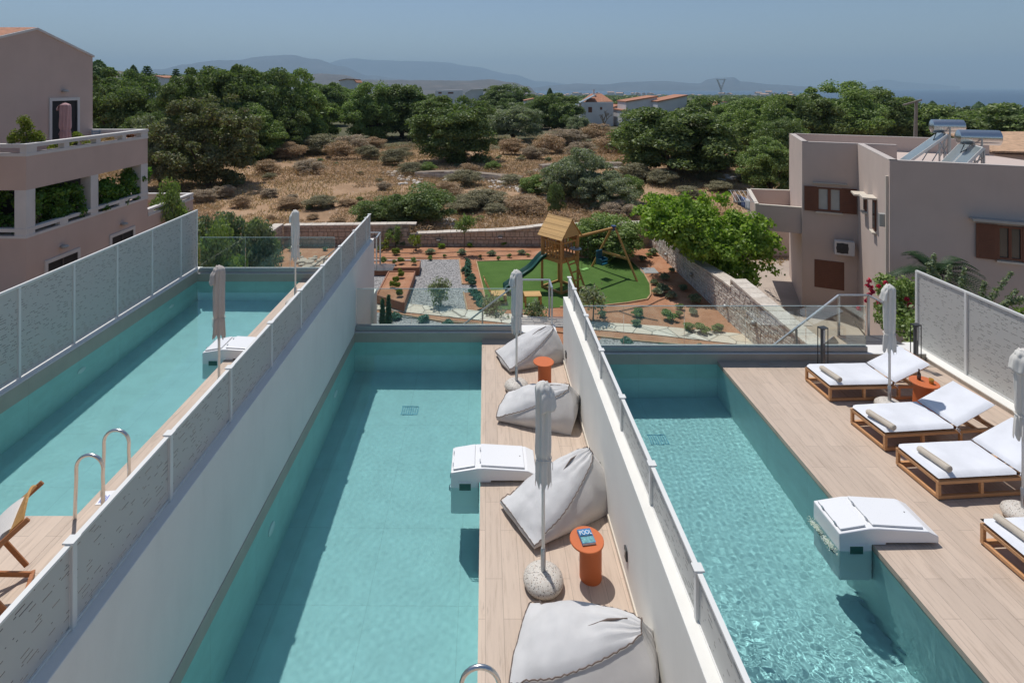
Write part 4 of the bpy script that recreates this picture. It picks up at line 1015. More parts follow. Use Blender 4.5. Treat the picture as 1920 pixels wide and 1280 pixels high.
part(ft, 'balcony_rail', M['white_trim'], lh)
for a, b in ((Y0, 19.28), (21.99, 22.42), (25.2, 25.7)): part(MB().box(XL-.40, XL+.005, a, b, .601, 2.259), 'column', M['white_trim'], lh)
XU = -18.3
gb = MB(); pf = [(16.2, 2.8), (25.6, 2.8), (25.6, 7.24), (22.4, 8.17), (19.2, 7.24), (16.2, 7.24)]; n = 6
gb.add([(x, y, z) for x in (-32, XU) for (y, z) in pf], [tuple(range(n)), tuple(range(2*n-1, n-1, -1))]+[(i, n+i, n+(i+1)%n, (i+1)%n) for i in range(n)]); part(gb, 'upper_wall', pk, lh)
for (ya, za, yb, zb) in ((25.66, 7.235, 22.4, 8.19), (19.1, 7.21, 22.4, 8.19)):
    part(MB().bar(((-32+XU)/2, ya, za+.03), ((-32+XU)/2, yb, zb+.03), 13.65, .05, up=(0,0,1)), 'roof', M['rooftile'], lh)
    part(MB().bar((XU+.02, ya, za+.0), (XU+.02, yb, zb+.0), .06, .09, up=(0,0,1)), 'verge', M['white_trim'], lh)
def opening(par, X, ya, yb, za, zb, fw, name='window', dark='black_hole', door=False):
    fr = part(MB().box(X+.001, X+.05, ya-fw, ya, za-(0 if door else fw), zb+fw).box(X+.001, X+.05, yb, yb+fw, za-(0 if door else fw), zb+fw).box(X+.001, X+.05, ya+.0001, yb-.0001, zb, zb+fw).box(X+.001, X+.05, ya, yb, za-fw, za-.001 if not door else za-fw+.001), name, M['white_trim'], par)
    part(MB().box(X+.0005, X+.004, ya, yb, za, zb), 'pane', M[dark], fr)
    part(MB().box(X+.0045, X+.03, (ya+yb)/2-.03, (ya+yb)/2+.03, za, zb).box(X+.0045, X+.03, ya, ya+.05, za, zb).box(X+.0045, X+.03, yb-.05, yb, za, zb), 'sash', M['dark'], fr)
opening(lh, XU, 23.15, 24.6, 2.85, 5.22, .13, 'terrace_door', door=True)
opening(lh, XL, 19.8, 21.25, -1.9, -.55, .13); opening(lh, XL, 23.2, 24.6, -1.9, -.55, .13)
for x, y, z in ((XU, 23.8, 5.62), (XL, 20.5, -.15), (XL, 23.9, -.15)): part(MB().lathe([(.0,-.04),(.12,-.03),(.15,.02),(.1,.07),(0,.08)], 12, (x+.1, y, z)), 'outdoor_lamp', M['alu'], lh, smooth=True)
gw = thing('garden_wall', 'low pink terrace wall with a slotted white rail beyond the pink house', 'wall', (XL, 26, -3))
MB().box(XL-.2, XL, Y1+.001, Y2, -3, -.25).box(XL-5, XL-.2, Y2-.2, Y2, -3, -.25).build('base', pk, gw, True)
ft = MB().box(XL-.22, XL+.02, Y1+.035, Y2+.02, .0, .1).box(XL-.22, XL+.02, Y1+.035, Y2+.02, -.249, -.16)
for a, b in ((25.75,26.2), (27.6,27.9), (29.4,29.7)): ft.box(XL-.2, XL+.0, a, b, -.159, -.001)
ft.box(XL-5, XL-.221, Y2-.2, Y2+.02, -.249, .1)
ft.build('rail', M['white_trim'], gw, True)
parasol((-17.35, 22.7, 2.8), 'closed pink parasol in front of the terrace door of the pink house', M['pink_cloth'], base=False, sd=9, h=2.35, drop=1.5).scale = (2.0, 2.0, 1)
ch = thing('stacked_chair', 'pale blue slatted chair on the roof terrace beside the door', 'chair', (-17.5, 24.3, 2.8))
MB().box(-.25,.25,-.25,.25,.42,.46).build('seat', plain('pale_blue_plastic', (.20,.27,.33), .5), ch)
m = MB(); [m.bar((.26+.0, -.24, .55+.1*i), (.30, .24, .55+.1*i), .03, .06) for i in range(6)]; [m.bar((.28, y, .42), (.28, y, 1.12), .04, .04) for y in (-.24,.24)]; m.build('backrest', plain('pale_blue_slats', (.22,.29,.35), .5), ch)
for x in (-.22,.22):
    for y in (-.22,.22): MB().box(x-.02, x+.02, y-.02, y+.02, 0, .42).build('leg', M['metal_white'], ch)

# ---------------------------------------------------------------- the dusty pink house on the right
rb = thing('dusty_pink_house', 'dusty pink flat roofed house with brown shutters on the right', 'house', (15, 20, DZ))
u_, v_ = Vector((.90,-.435,0)), Vector((.43,.90,0))
C_ = Vector((12.66,17.2,0)); B_ = Vector((15.07,22.24,0)); A_ = B_-u_*1.95; D_ = Vector((15.10,27.3,0)); E_ = C_+u_*9.5; G_ = D_+u_*7.6
fp = [C_, E_, G_, D_, A_, B_]; wr = M['pink_wall_right']
part(MB().prism([(p.x, p.y) for p in fp], DZ-.3, 2.85), 'wall', wr, rb)
def ringseg(m, p, q, z0, z1, th=.2, ext=0):
    d = (q-p).normalized(); n = Vector((-d.y, d.x, 0))
    pts = [p-d*ext, q+d*ext, q+d*ext+n*th, p-d*ext+n*th]; m.prism([(a.x, a.y) for a in pts], z0, z1)
pm_ = MB()
for p, q in [(a, b) for a, b in zip(fp, fp[1:]+fp[:1]) if a is not E_]: ringseg(pm_, p+Vector((0,0,0)), q, 2.85, 3.5)
part(pm_, 'parapet', wr, rb)
cp = MB()
for p, q in [(a, b) for a, b in zip(fp, fp[1:]+fp[:1]) if a is not E_]: ringseg(cp, p, q, 3.5005, 3.53, .22)
ringseg(cp, B_, B_+u_*1.3+v_*.0, 3.5015, 3.531, .22); part(cp, 'parapet_cap', plain('parapet_cap', (.50,.44,.40), .85, .08, 3), rb)
iw = MB(); ringseg(iw, B_, B_+u_*1.3, 2.85, 3.5, .2); part(iw, 'parapet', wr, rb)
class Face:
    def __init__(s, p, q): s.p, s.q = p, q; s.d = (q-p).normalized(); s.n = Vector((s.d.y, -s.d.x, 0))
    def at(s, px):
        k = (px-CX)/F; return s.p+s.d*((k*s.p.y-s.p.x)/(s.d.x-k*s.d.y))
    def z(s, px, py): return H-(py-CY)/F*s.at(px).y
    def box(s, m, px0, px1, z0, z1, o0, o1):
        a, b = s.at(px0), s.at(px1); c = (a+b)/2+s.n*(o0+o1)/2; c.z = (z0+z1)/2
        return m.obox(c, (b-a)/2, s.n*(o1-o0)/2, Vector((0,0,(z1-z0)/2)))
f1 = Face(A_, B_); f2 = Face(C_, E_); f3 = Face(C_, B_)
def shutter_window(f, sh0, g0, g1, sh1, y0, y1, canopy=None):
    px = (g0+g1)/2; zt, zb = f.z(px, y0), f.z(px, y1)
    w_ = part(f.box(f.box(f.box(f.box(f.box(MB(), g0, g1, zt-.06, zt, .001, .06), g0, g1, zb, zb+.06, .001, .06), g0, g0+(g1-g0)*.08, zb+.061, zt-.061, .001, .06), g1-(g1-g0)*.08, g1, zb+.061, zt-.061, .001, .06), px-(g1-g0)*.06, px+(g1-g0)*.06, zb+.061, zt-.061, .001, .062), 'window', M['shutter'], rb)
    part(f.box(MB(), g0, g1, zb, zt, .0005, .012), 'pane', M['curtain'] if f is f1 else M['shade_glass'], w_)
    for a, b in ((sh0, g0), (g1, sh1)):
        if a is None or b is None: continue
        m = MB(); f.box(m, a, b, zb-.03, zt+.02, .03, .065)
        for i in range(12): z = zb+(zt-zb)*(i+.5)/12; f.box(m, a+(b-a)*.14, b-(b-a)*.14, z-.012, z+.012, .066, .075)
        part(m, 'shutter', M['shutter'], rb)
    part(f.box(MB(), g0-2, g1+2, zb-.09, zb-.035, .001, .11), 'sill', M['skirt'], rb)
shutter_window(f1, 1508, 1531, 1578, 1606, 352, 396)
shutter_window(f2, 1829, 1869, 1916, 1960, 424, 487)
zc = f2.z(1870, 411); part(f2.box(MB(), 1817, 1975, zc-.05, zc+.02, .001, .35), 'canopy', M['alu'], rb)
zc = f1.z(1555, 343); part(f1.box(MB(), 1524, 1588, zc-.03, zc+.02, .001, .16), 'canopy', M['alu'], rb)
g = MB(); zt, zb = f1.z(1555, 489), f1.z(1555, 541); f1.box(g, 1527, 1583, zb, zt, -.01, .012)
for i in range(16): z = zb+(zt-zb)*(i+.5)/16; f1.box(g, 1528, 1582, z-.035, z+.028, .013, .022)
part(g, 'roller_shutter', M['shutter'], rb)
# side windows with little pale canopies on the sunlit face
for (a, b, y0, y1) in ((1638.5, 1643.5, 372, 428), (1621.5,1625.5,366,392)):
    za, zb2 = f3.z(a, y1), f3.z(a, y0); m = MB(); nn = -f3.n; f3b = Face(B_, C_)
    w_ = part(f3b.box(MB(), a, b, za, zb2, .001, .05), 'window', M['shutter'], rb); part(f3b.box(MB(), a+.4, b-.4, za+.08, zb2-.08, .0505, .055), 'pane', M['shade_glass'], w_)
    part(f3b.box(f3b.box(MB(), a-2, b+1.5, zb2+.04, zb2+.10, .001, .42), a-.5, b+.5, za-.1, za-.05, .001, .14), 'canopy', M['skirt'], rb)
f3b = Face(B_, C_); part(f3b.box(MB(), 1664.6, 1666, DZ, 3.0, .001, .07), 'downpipe', M['skirt'], rb)
part(f3b.box(MB(), 1660.5, 1663.5, 1.35, 1.75, .001, .2), 'outdoor_lamp', M['alu'], rb)
# air conditioner
ac = thing('air_conditioner', 'air conditioner outdoor unit on the dusty pink wall above the brown roller shutter', 'air conditioner', f1.at(1581))
zt, zb = f1.z(1581, 449), f1.z(1581, 474); 
f1.box(MB(), 1563, 1600, zb, zt, .08, .38).build('casing', M['white_trim'], ac, True)
c = f1.at(1577)+f1.n*.383; c.z = (zt+zb)/2; m = MB()
for r_ in (.05,.09,.13,.17,.21): m.tube([c+(f1.d*math.cos(a)+Vector((0,0,math.sin(a))))*r_ for a in [k*math.pi/10 for k in range(21)]], .008, 4, False)
m.obox(c-f1.n*.002, f1.d*.2, f1.n*.001, Vector((0,0,.2))); m.build('fan_grille', M['dark'], ac, True)
for px in (1568, 1596): f1.box(MB(), px-.6, px+.6, zb-.05, zb-.001, .0, .36).build('bracket', M['alu'], ac, True)
# balcony of that house with its drying rack
bl = [Vector((11.75,23.9,0)), Vector((13.25,23.3,0)), D_-v_*.25, Vector((13.15,27.6,0))]
part(MB().prism([(p.x, p.y) for p in (bl[0], A_+v_*.15, D_-v_*.1, bl[3])], -.38, -.25), 'balcony_floor', wr, rb)
m = MB()
for p, q in ((bl[0], A_+v_*.15), (bl[3], bl[0]), (D_-v_*.1, bl[3])):
    d = (q-p).normalized(); n = Vector((-d.y, d.x, 0)); m.prism([(a.x, a.y) for a in (p, q, q+n*.14, p+n*.14)], -.2495, .70)
part(m, 'balcony_parapet', wr, rb)
m = MB()
for p, q in ((bl[0], A_+v_*.15), (bl[3], bl[0]), (D_-v_*.1, bl[3])):
    d = (q-p).normalized(); n = Vector((-d.y, d.x, 0)); m.prism([(a.x, a.y) for a in (p-n*.01, q-n*.01, q+n*.15, p+n*.15)], .7005, .73)
part(m, 'balcony_coping', M['skirt'], rb)
rk_ = thing('drying_rack', 'clothes drying rack with laundry hanging outside the pink balcony', 'drying rack', (11.7, 25.5, .7))
m = MB(); [m.tube([(11.9-.2*i, 24.3, .74), (12.8-.2*i, 26.9, .74)], .008, 4) for i in range(5)]; m.tube([(12.0,24.3,.74),(11.0,24.4,.74)], .012, 4).tube([(12.9,26.9,.74),(11.95,27.0,.74)], .012, 4); m.build('rails', M['metal_white'], rk_, True)
for i, (c0, nm) in enumerate((((.55,.55,.57), 'white'), ((.12,.16,.30), 'blue'), ((.10,.10,.12), 'dark'), ((.45,.30,.25), 'rose'))):
    cl = MB(); y = 24.7+.5*i; x = 11.75-.14*i+ (y-24.3)*.35
    V = [(x+.03*math.sin(j*2+i)*k/4, y+.4*j/6, .74-.5*k/4) for j in range(7) for k in range(5)]
    cl.add(V, [(j*5+k, (j+1)*5+k, (j+1)*5+k+1, j*5+k+1) for j in range(6) for k in range(4)]); o = cl.build('laundry', plain(nm+'_laundry', c0, .9), rk_, True, smooth=True); o['label'] = nm+' cloth on the drying rack'; q = o.modifiers.new('s', 'SOLIDIFY'); q.thickness = .01
# solar water heaters
def solar(base, lab, n, run, rise, wd, tank, tl):
    t = thing('solar_heater', lab, 'solar heater', (base.x, base.y, 2.85), 0, 'solar water heaters on the roof')
    uu = u_.normalized(); vv = v_.normalized()
    for k in range(n):
        o0 = (k-(n-1)/2)*(wd+.05); b0 = base+vv*o0; b1 = b0+uu*run+Vector((0,0,rise))
        up = (b1-b0).normalized(); nn = vv.cross(up)
        fr = MB().obox((b0+b1)/2, (b1-b0)/2, vv*wd/2, nn*.04).build('collector_frame', M['metal_white'], t, True)
        gl = MB().obox((b0+b1)/2-nn*.041, (b1-b0)*.48, vv*(wd/2-.035), nn*.001); gl2 = gl.build('collector_glass', plain('collector_glass', (.22,.26,.27), .2, .06, 2, spec=.6), None); gl2.parent = fr; 
        for v in gl2.data.vertices: v.co -= Vector(t.location)
    m = MB(); tops = base+uu*run+Vector((0,0,rise)); w_ = n*wd/2
    for s in (-1, 1):
        a = tops+vv*w_*s; z0 = Vector((a.x, a.y, 2.85)); m.bar(a, z0, .04, .04).bar(base+vv*w_*s-Vector((0,0,.05)), z0+Vector((0,0,.05)), .04, .04).bar(a, z0-uu*run*.5, .03, .03)
        m.bar(tank+vv*s*.3, Vector(((tank+vv*s*.3).x, (tank+vv*s*.3).y, 2.85)), .04, .04)
    m.bar(tops+vv*w_-Vector((0,0,.3)), tops-vv*w_-Vector((0,0,.9)), .03, .03).bar(tops-vv*w_-Vector((0,0,.3)), tops+vv*w_-Vector((0,0,.9)), .03, .03).build('stand', M['galv'], t, True)
    ax = (vv*.35-uu*.0+Vector((.9,-.3,0))).normalized() if False else Vector((.93,-.36,0))
    prof = [(.02,0),(.17,.015),(.235,.05),(.24,.12),(.24,tl-.12),(.235,tl-.05),(.17,tl-.015),(.02,tl)]; n_ = 22; V = []
    s1 = Vector((.36,.93,0)); s2 = Vector((0,0,1))
    for r_, q in prof:
        for k in range(n_): a = 2*math.pi*k/n_; V.append(tank+ax*(q-tl/2)+(s1*math.cos(a)+s2*math.sin(a))*r_)
    m = MB(); m.add(V, [(i*n_+k, i*n_+(k+1)%n_, (i+1)*n_+(k+1)%n_, (i+1)*n_+k) for i in range(len(prof)-1) for k in range(n_)]); m.build('tank', M['steel'], t, True, smooth=True, auto=35)
    MB().tube([tank-ax*tl*.3-s2*.2, tank-ax*tl*.4-s2*.5, tops-s2*.05], .018, 6).build('pipe', M['dark'], t, True)
    return t
solar(Vector((15.2,20.1,3.0)), 'solar water heater with one collector, farther to the left on the roof', 1, 1.25, 1.15, 1.0, Vector((16.35,19.45,4.42)), 1.0)
solar(Vector((15.0,18.0,2.95)), 'solar water heater with two collectors, nearer on the roof', 2, .75, 1.0, .95, Vector((15.75,17.55,4.2)), 1.15)
nh = thing('tiled_house', 'house with a sandy tiled roof behind the solar heaters at the right edge', 'house', (26, 26, DZ))
MB().prism([(22.9,24.7),(34.5,21.4),(36,28),(24.4,31)], DZ, 2.8).build('wall', M['pink_wall_right'], nh, True)
m = MB(); m.add([(22.5,24.4,2.90),(34.5,21.0,2.90),(36,26.5,3.65),(24.2,28.9,3.38),(22.5,24.4,2.98),(34.5,21.0,2.98),(36,26.5,3.73),(24.2,28.9,3.46)], [(3,2,1,0),(4,5,6,7),(0,1,5,4),(1,2,6,5),(2,3,7,6),(3,0,4,7)]); m.build('roof', M['rooftile2'], nh, True)
# yard in front of that house
stp = thing('retaining_wall', 'grey concrete ramp wall in the shade below the dusty pink house', 'wall', (12.5, 16, DZ))
m = MB(); m.add([(11.2,17.6,DZ),(13.4,16.2,DZ),(13.4,16.2,-2.1),(11.2,17.6,-3.1),(11.3,17.85,DZ),(13.5,16.45,DZ),(13.5,16.45,-2.1),(11.3,17.85,-3.1)], [(0,1,2,3),(5,4,7,6),(3,2,6,7),(0,3,7,4),(1,5,6,2),(0,4,5,1)]); m.build('concrete', M['concrete'], stp, True)
wall('terracotta coloured low wall beside the bougainvillea, behind the last parasol', 10.0, 11.1, 13.9, 14.1, DZ, -.9, plain('rust_render', (.30,.15,.09), .9, .25, 3, dirt=.5), 'boundary_wall')
tg = thing('tub', 'dark green plastic tub in the yard below the roller shutter', 'tub', P(1576,575,DZ)); MB().lathe([(.28,0),(.36,.35),(.37,.36),(.34,.36),(.26,.03)], 18).build('tub_body', green, tg, smooth=True)

# ---------------------------------------------------------------- houses in the trees
def far_house(label, px0, px1, Y, base_z, ptop, depth, roofpts=None, mat=None, roof=None, wins=(), name='white_house'):
    c = Q((px0+px1)/2, CY, Y); t = thing(name, label, 'house', (c.x, Y, base_z))
    pts = [Q(px, py, Y) for px, py in ptop]; x0, x1 = Q(px0, 0, Y).x, Q(px1, 0, Y).x
    prof = [(x0, base_z), (x1, base_z)]+[(p.x, p.z) for p in pts[::-1]]; n = len(prof)
    m = MB(); m.add([(x, y, z) for y in (Y, Y+depth) for (x, z) in prof], [tuple(range(n)), tuple(range(2*n-1, n-1, -1))]+[(i, n+i, n+(i+1)%n, (i+1)%n) for i in range(n)]); m.build('wall', mat or M['far_white'], t, True)
    if roof:
        for a, b in zip(pts, pts[1:]):
            if abs(a.x-b.x) < .4: continue
            q = MB(); q.bar(Vector((a.x-.15, Y+depth/2, a.z+.12)), Vector((b.x+.15, Y+depth/2, b.z+.12)), depth+.6, .24); q.build('roof', roof, t, True)
    for (a, b, c_, d) in wins:
        pa, pb = Q(a, c_, Y), Q(b, d, Y); w_ = MB().box(pa.x, pb.x, Y-.06, Y-.002, pb.z, pa.z).build('window', M['shutter'], t, True)
    return t
hA = far_house('white house with a low tiled roof and a roof collector, behind the bare tree', 1090, 1150, 126, -4, [(1090,192),(1150,192)], 9, wins=((1103,1110,201,211),(1125,1129,201,206)))
m = MB(); p0, p1 = Q(1098, 191.5, 128), Q(1148, 190.5, 128); ym = 131
m.add([(p0.x,127,p0.z),(p1.x,127,p1.z),(p1.x,135,p1.z),(p0.x,135,p0.z),((p0.x*.7+p1.x*.3),ym,p0.z+1.9),((p0.x*.3+p1.x*.7),ym,p0.z+1.9)], [(0,1,5,4),(1,2,5),(2,3,4,5),(3,0,4)]); m.build('roof', M['rooftile'], hA, True)
pc = Q(1093, 188, 126.5); MB().bar((pc.x-1.8, 127.5, pc.z-1.2), (pc.x+3.0, 127.5, pc.z+1.2), 3, .12).build('solar_collector', plain('far_collector', (.3,.34,.36), .2), hA, True)
MB().box(hA.location.x-.2, hA.location.x+.2, 130, 130.4, p0.z+1, p0.z+2.9).build('chimney', M['far_white'], hA, True)
m = MB().box(Q(1088,0,124).x, Q(1160,0,124).x, 122, 126, -3.8, -3.25); m.build('terrace', M['rooftile'], hA, True)
far_house('low terracotta roofed house between the two white houses', 1150, 1180, 133, -4, [(1150,203),(1160,198),(1180,200)], 6, roof=M['rooftile'], mat=M['pink_wall'], wins=((1154,1158,208,216),))
far_house('tall white house with a sloping tiled roof, left of its twin', 1166, 1232, 122, -4, [(1166,208),(1174,208),(1174.1,192),(1232,182)], 8, roof=M['rooftile'])
far_house('white house with a sloping tiled roof and a round window', 1233, 1288, 118, -4, [(1233,192),(1288,180)], 8, roof=M['rooftile'], wins=((1271,1274,202,206),))
far_house('white gabled house with orange roofs between the araucaria trees', 284, 308, 170, -6, [(284,156),(292,143),(308,147)], 8, roof=M['rooftile'], mat=M['far_white'])
far_house('low orange roof in front of the gabled house at left', 262, 306, 150, -6, [(262,166),(306,163)], 8, roof=M['rooftile'])
far_house('house with an orange roof just above the trees left of centre', 636, 668, 190, -8, [(636,152),(650,149),(664,150),(668,156)], 9, roof=M['rooftile'])
far_house('long low white building behind the trees near the centre', 816, 866, 230, -8, [(816,170),(866,169)], 9, wins=((822,828,173,176),(840,850,173,176)))
far_house('white house with a small terracotta roof right of the long low building', 872, 906, 215, -8, [(872,176),(884,169),(906,168)], 8, roof=M['far_white'])
far_house('small terracotta roof among the trees right of centre', 984, 1001, 160, -8, [(984,190),(1001,186)], 6, roof=M['rooftile'])
far_house('terracotta roof peeping out of the wood below the pylon', 1338, 1362, 190, -8, [(1338,200),(1350,192),(1362,192)], 7, roof=M['rooftile'])
far_house('low pale roofs on the wooded coast at the right', 1800, 1872, 420, -45, [(1800,206),(1836,204),(1872,208)], 12, roof=M['skirt'])
rng = random.Random(77); proto = None
for i in range(95):
    px = rng.choice([rng.uniform(1000,1130), rng.uniform(1130,1500), rng.uniform(1420,1490), rng.uniform(960,1240)]); py = 182-(px-1000)*.004+rng.uniform(-5, 2.5)
    if 1240 < px < 1420: py += 2
    Yd = rng.uniform(1500, 2400)
    if proto is None:
        m = MB().box(-4,4,-3.5,3.5,0,5).add([(-4.3,-3.8,5),(4.3,-3.8,5),(4.3,3.8,5),(-4.3,3.8,5),(-4.3,0,6.6),(4.3,0,6.6)], [(0,1,5,4),(2,3,4,5),(1,2,5),(3,0,4),(3,2,1,0)]); pm1 = m.build('town_house', M['far_white']); pm1.data.materials.append(plain('faded_roofs', (.42,.30,.24), .9))
        pm1.data.polygons.foreach_set('material_index', [0]*6+[1]*5); proto = pm1
        tag(proto, 'tiny pale house of the distant town on the skyline', 'house', 'houses of the distant town'); o = proto
    else: o = proto.copy(); sc.collection.objects.link(o)
    q = Q(px, py, Yd); o.location = (q.x, Yd, q.z-3); o.rotation_euler = (0, 0, rng.uniform(0, 3)); s = rng.uniform(.8, 1.9); o.scale = (s*rng.uniform(.8,1.6), s, s)
# pylon and poles
py_ = thing('power_pylon', 'V shaped lattice power pylon on the skyline', 'pylon', Q(1352, 183, 900))
def lat(a, b, w_, n): 
    m = MB(); a, b = Vector(a), Vector(b); off = [Vector((x*w_, y*w_, 0)) for x, y in ((-1,-1),(1,-1),(1,1),(-1,1))]
    for k in range(4):
        m.bar(a+off[k], b+off[k]*.6, .35, .35)
        for i in range(n): p = (a+off[k]).lerp(b+off[k]*.6, i/n); q = (a+off[(k+1)%4]).lerp(b+off[(k+1)%4]*.6, (i+1)/n); m.bar(p, q, .2, .2)
    return m
lat((0,0,0), (0,0,14), 1.8, 5).build('tower', M['galv'], py_); lat((0,0,14), (-6,0,29), 1.0, 4).build('arm', M['galv'], py_); lat((0,0,14), (6,0,29), 1.0, 4).build('arm', M['galv'], py_)
MB().bar((-8.5,0,29),(8.5,0,29),.8,.9).bar((-6,0,29),(-6,0,31.5),.3,.3).bar((6,0,29),(6,0,31.5),.3,.3).build('crossbeam', M['galv'], py_)
def pole(px, py0, py1, Y, label, arm=.9):
    b, t_ = Q(px, py1, Y), Q(px+2, py0, Y); t = thing('utility_pole', label, 'utility pole', b)
    MB().tube([b, t_], [.14,.10], 8).build('mast', M['pipe_grey'], t, True); MB().bar(t_+Vector((-arm,0,-.3)), t_+Vector((arm*.4,0,.1)), .1, .12).build('crossarm', M['pipe_grey'], t, True)
pole(1716, 190, 275, 42, 'weathered wooden utility pole in front of the wood on the right', 1.0)
pole(1789, 193, 207, 300, 'tiny utility pole on the coast ridge', 2.5)

# ---------------------------------------------------------------- vegetation
def leaf_quads(C, out, size, rng, asp=1.7, jit=.9, droop=0):
    n = len(C); N = out+rng.normal(0, jit, (n, 3)); N[:,2] += .25; N /= np.linalg.norm(N, axis=1)[:,None]
    T = rng.normal(0, 1, (n, 3)); T[:,2] -= droop; T -= N*(T*N).sum(1)[:,None]; T /= np.linalg.norm(T, axis=1)[:,None]; B = np.cross(N, T)
    s = size*rng.uniform(.6, 1.35, (n, 1)); a = T*s*asp/2; b = B*s/2
    V = np.stack([C-a, C-b*.9+a*.1, C+a, C+b*.9+a*.1], 1).reshape(-1, 3)
    return V, np.arange(4*n).reshape(n, 4)
def crown_mesh(name, mat, sd, K=90, rc=.11, per=150, leaf=.03, zlo=-.75, shape=1.0, lump=.22, fill=.25, jit=.9, droop=0, top=1.0, asp=1.7):
    rng = np.random.RandomState(sd); cs = []; 
    while len(cs) < K:
        d = rng.normal(0, 1, 3); d /= np.linalg.norm(d)
        if d[2] < zlo: continue
        r = 1+lump*noise.noise(Vector(d*1.6)+Vector((sd*3.1, 0, 0)))*2; r *= (rng.uniform(.25, .7) if rng.rand() < fill else rng.uniform(.80, 1.0))
        q = d*np.array([.5, .5, .5])*r*(1-rc*1.4); 
        if shape != 1: w_ = 1-shape*max(0, q[2]+.1); q[0] *= w_; q[1] *= w_
        cs.append((q[0], q[1], .5+q[2]*top))
    Cs = []; Os = []
    for c in cs:
        n = int(per*rng.uniform(.6, 1.3)); d = rng.normal(0, 1, (n, 3)); d /= np.linalg.norm(d, axis=1)[:,None]; d[:,2] = np.where(d[:,2] < -.3, -d[:,2], d[:,2])
        rr = rc*rng.uniform(.6, 1.45)*(rng.uniform(.35, 1.08, (n, 1))**.6); Cs.append(np.array(c)+d*rr*[1, 1, .85]); Os.append(d)
    C = np.vstack(Cs); O = np.vstack(Os); V, Fq = leaf_quads(C, O, leaf, rng, asp, jit, droop); V[:,2] = np.maximum(V[:,2], .01)
    return npmesh(name, V, Fq, mat)
def trunk_mesh(name, sd, h=.5, r=.028):
    rng = random.Random(sd); m = MB(); m.tube([(0,0,-.06),(.01,.01,h*.35),(.0,.0,h*.7)], [r*1.25,r,r*.8], 8)
    for k in range(5):
        a = k*1.26+rng.random(); m.tube([(0,0,h*.3), (.11*math.cos(a),.11*math.sin(a),h*.75), (.26*math.cos(a),.26*math.sin(a),h*1.25+.1*rng.random())], [r*.7,r*.45,r*.12], 6)
    me = bpy.data.meshes.new(name); me.from_pydata(m.v, [], m.f); me.materials.append(M['bark']); return me
KIND = {}
KIND['oak'] = [crown_mesh('crown', M['oak'], 1+i, 150, .095, 290, .0185, fill=.2, zlo=-.97) for i in range(3)]
KIND['oak2'] = [crown_mesh('crown', M['oak2'], 11+i, 140, .10, 290, .0185, zlo=-.97) for i in range(2)]
KIND['oakb'] = [crown_mesh('crown', M['oakb'], 21, 170, .085, 280, .017, lump=.3, zlo=-.97)]
KIND['olive'] = [crown_mesh('crown', M['olive'], 31+i, 110, .10, 330, .015, lump=.28, asp=2.6) for i in range(2)]
KIND['bush'] = [crown_mesh('crown', M['oak'], 41+i, 60, .14, 280, .026, zlo=-.95) for i in range(2)]
KIND['bush2'] = [crown_mesh('crown', M['oak2'], 51, 60, .14, 280, .026, zlo=-.95)]
KIND['far'] = [crown_mesh('crown', M[k], 61+i, 70, .12, 110, .036, zlo=-.7) for i, k in enumerate(('oak','oak2','oak'))]
TR = [trunk_mesh('trunk', i) for i in range(2)]
def zbase(x, y): return ground_z(x, y)
def tree(px, pb, pt, pw, kind, label, group='trees and bushes around the dry field', nm='tree', trunk=True, Y=None, var=None, sink=.08, cat='tree'):
    if Y is None:
        Y = P(px, pb, -2.4).y
        for _ in range(6): Y = F*(H-zbase((px-CX)/F*Y, Y))/(pb-CY)
    x = (px-CX)/F*Y; z = zbase(x, Y); zt = H-(pt-CY)/F*Y; h = zt-z; w_ = pw/F*Y; rng = random.Random(int(px*7+pb))
    t = thing(nm, label, cat, (x, Y, z-sink*h), rng.uniform(0, 6.28), group)
    ms = KIND[kind]; me = ms[rng.randrange(len(ms))] if var is None else ms[var]
    o = mobj('crown', me, t); o.scale = (w_*1.06, w_*1.06, h*(1+sink)*1.02)
    if trunk: k = mobj('trunk', TR[rng.randrange(2)], t); k.scale = (w_, w_, h)
    return t
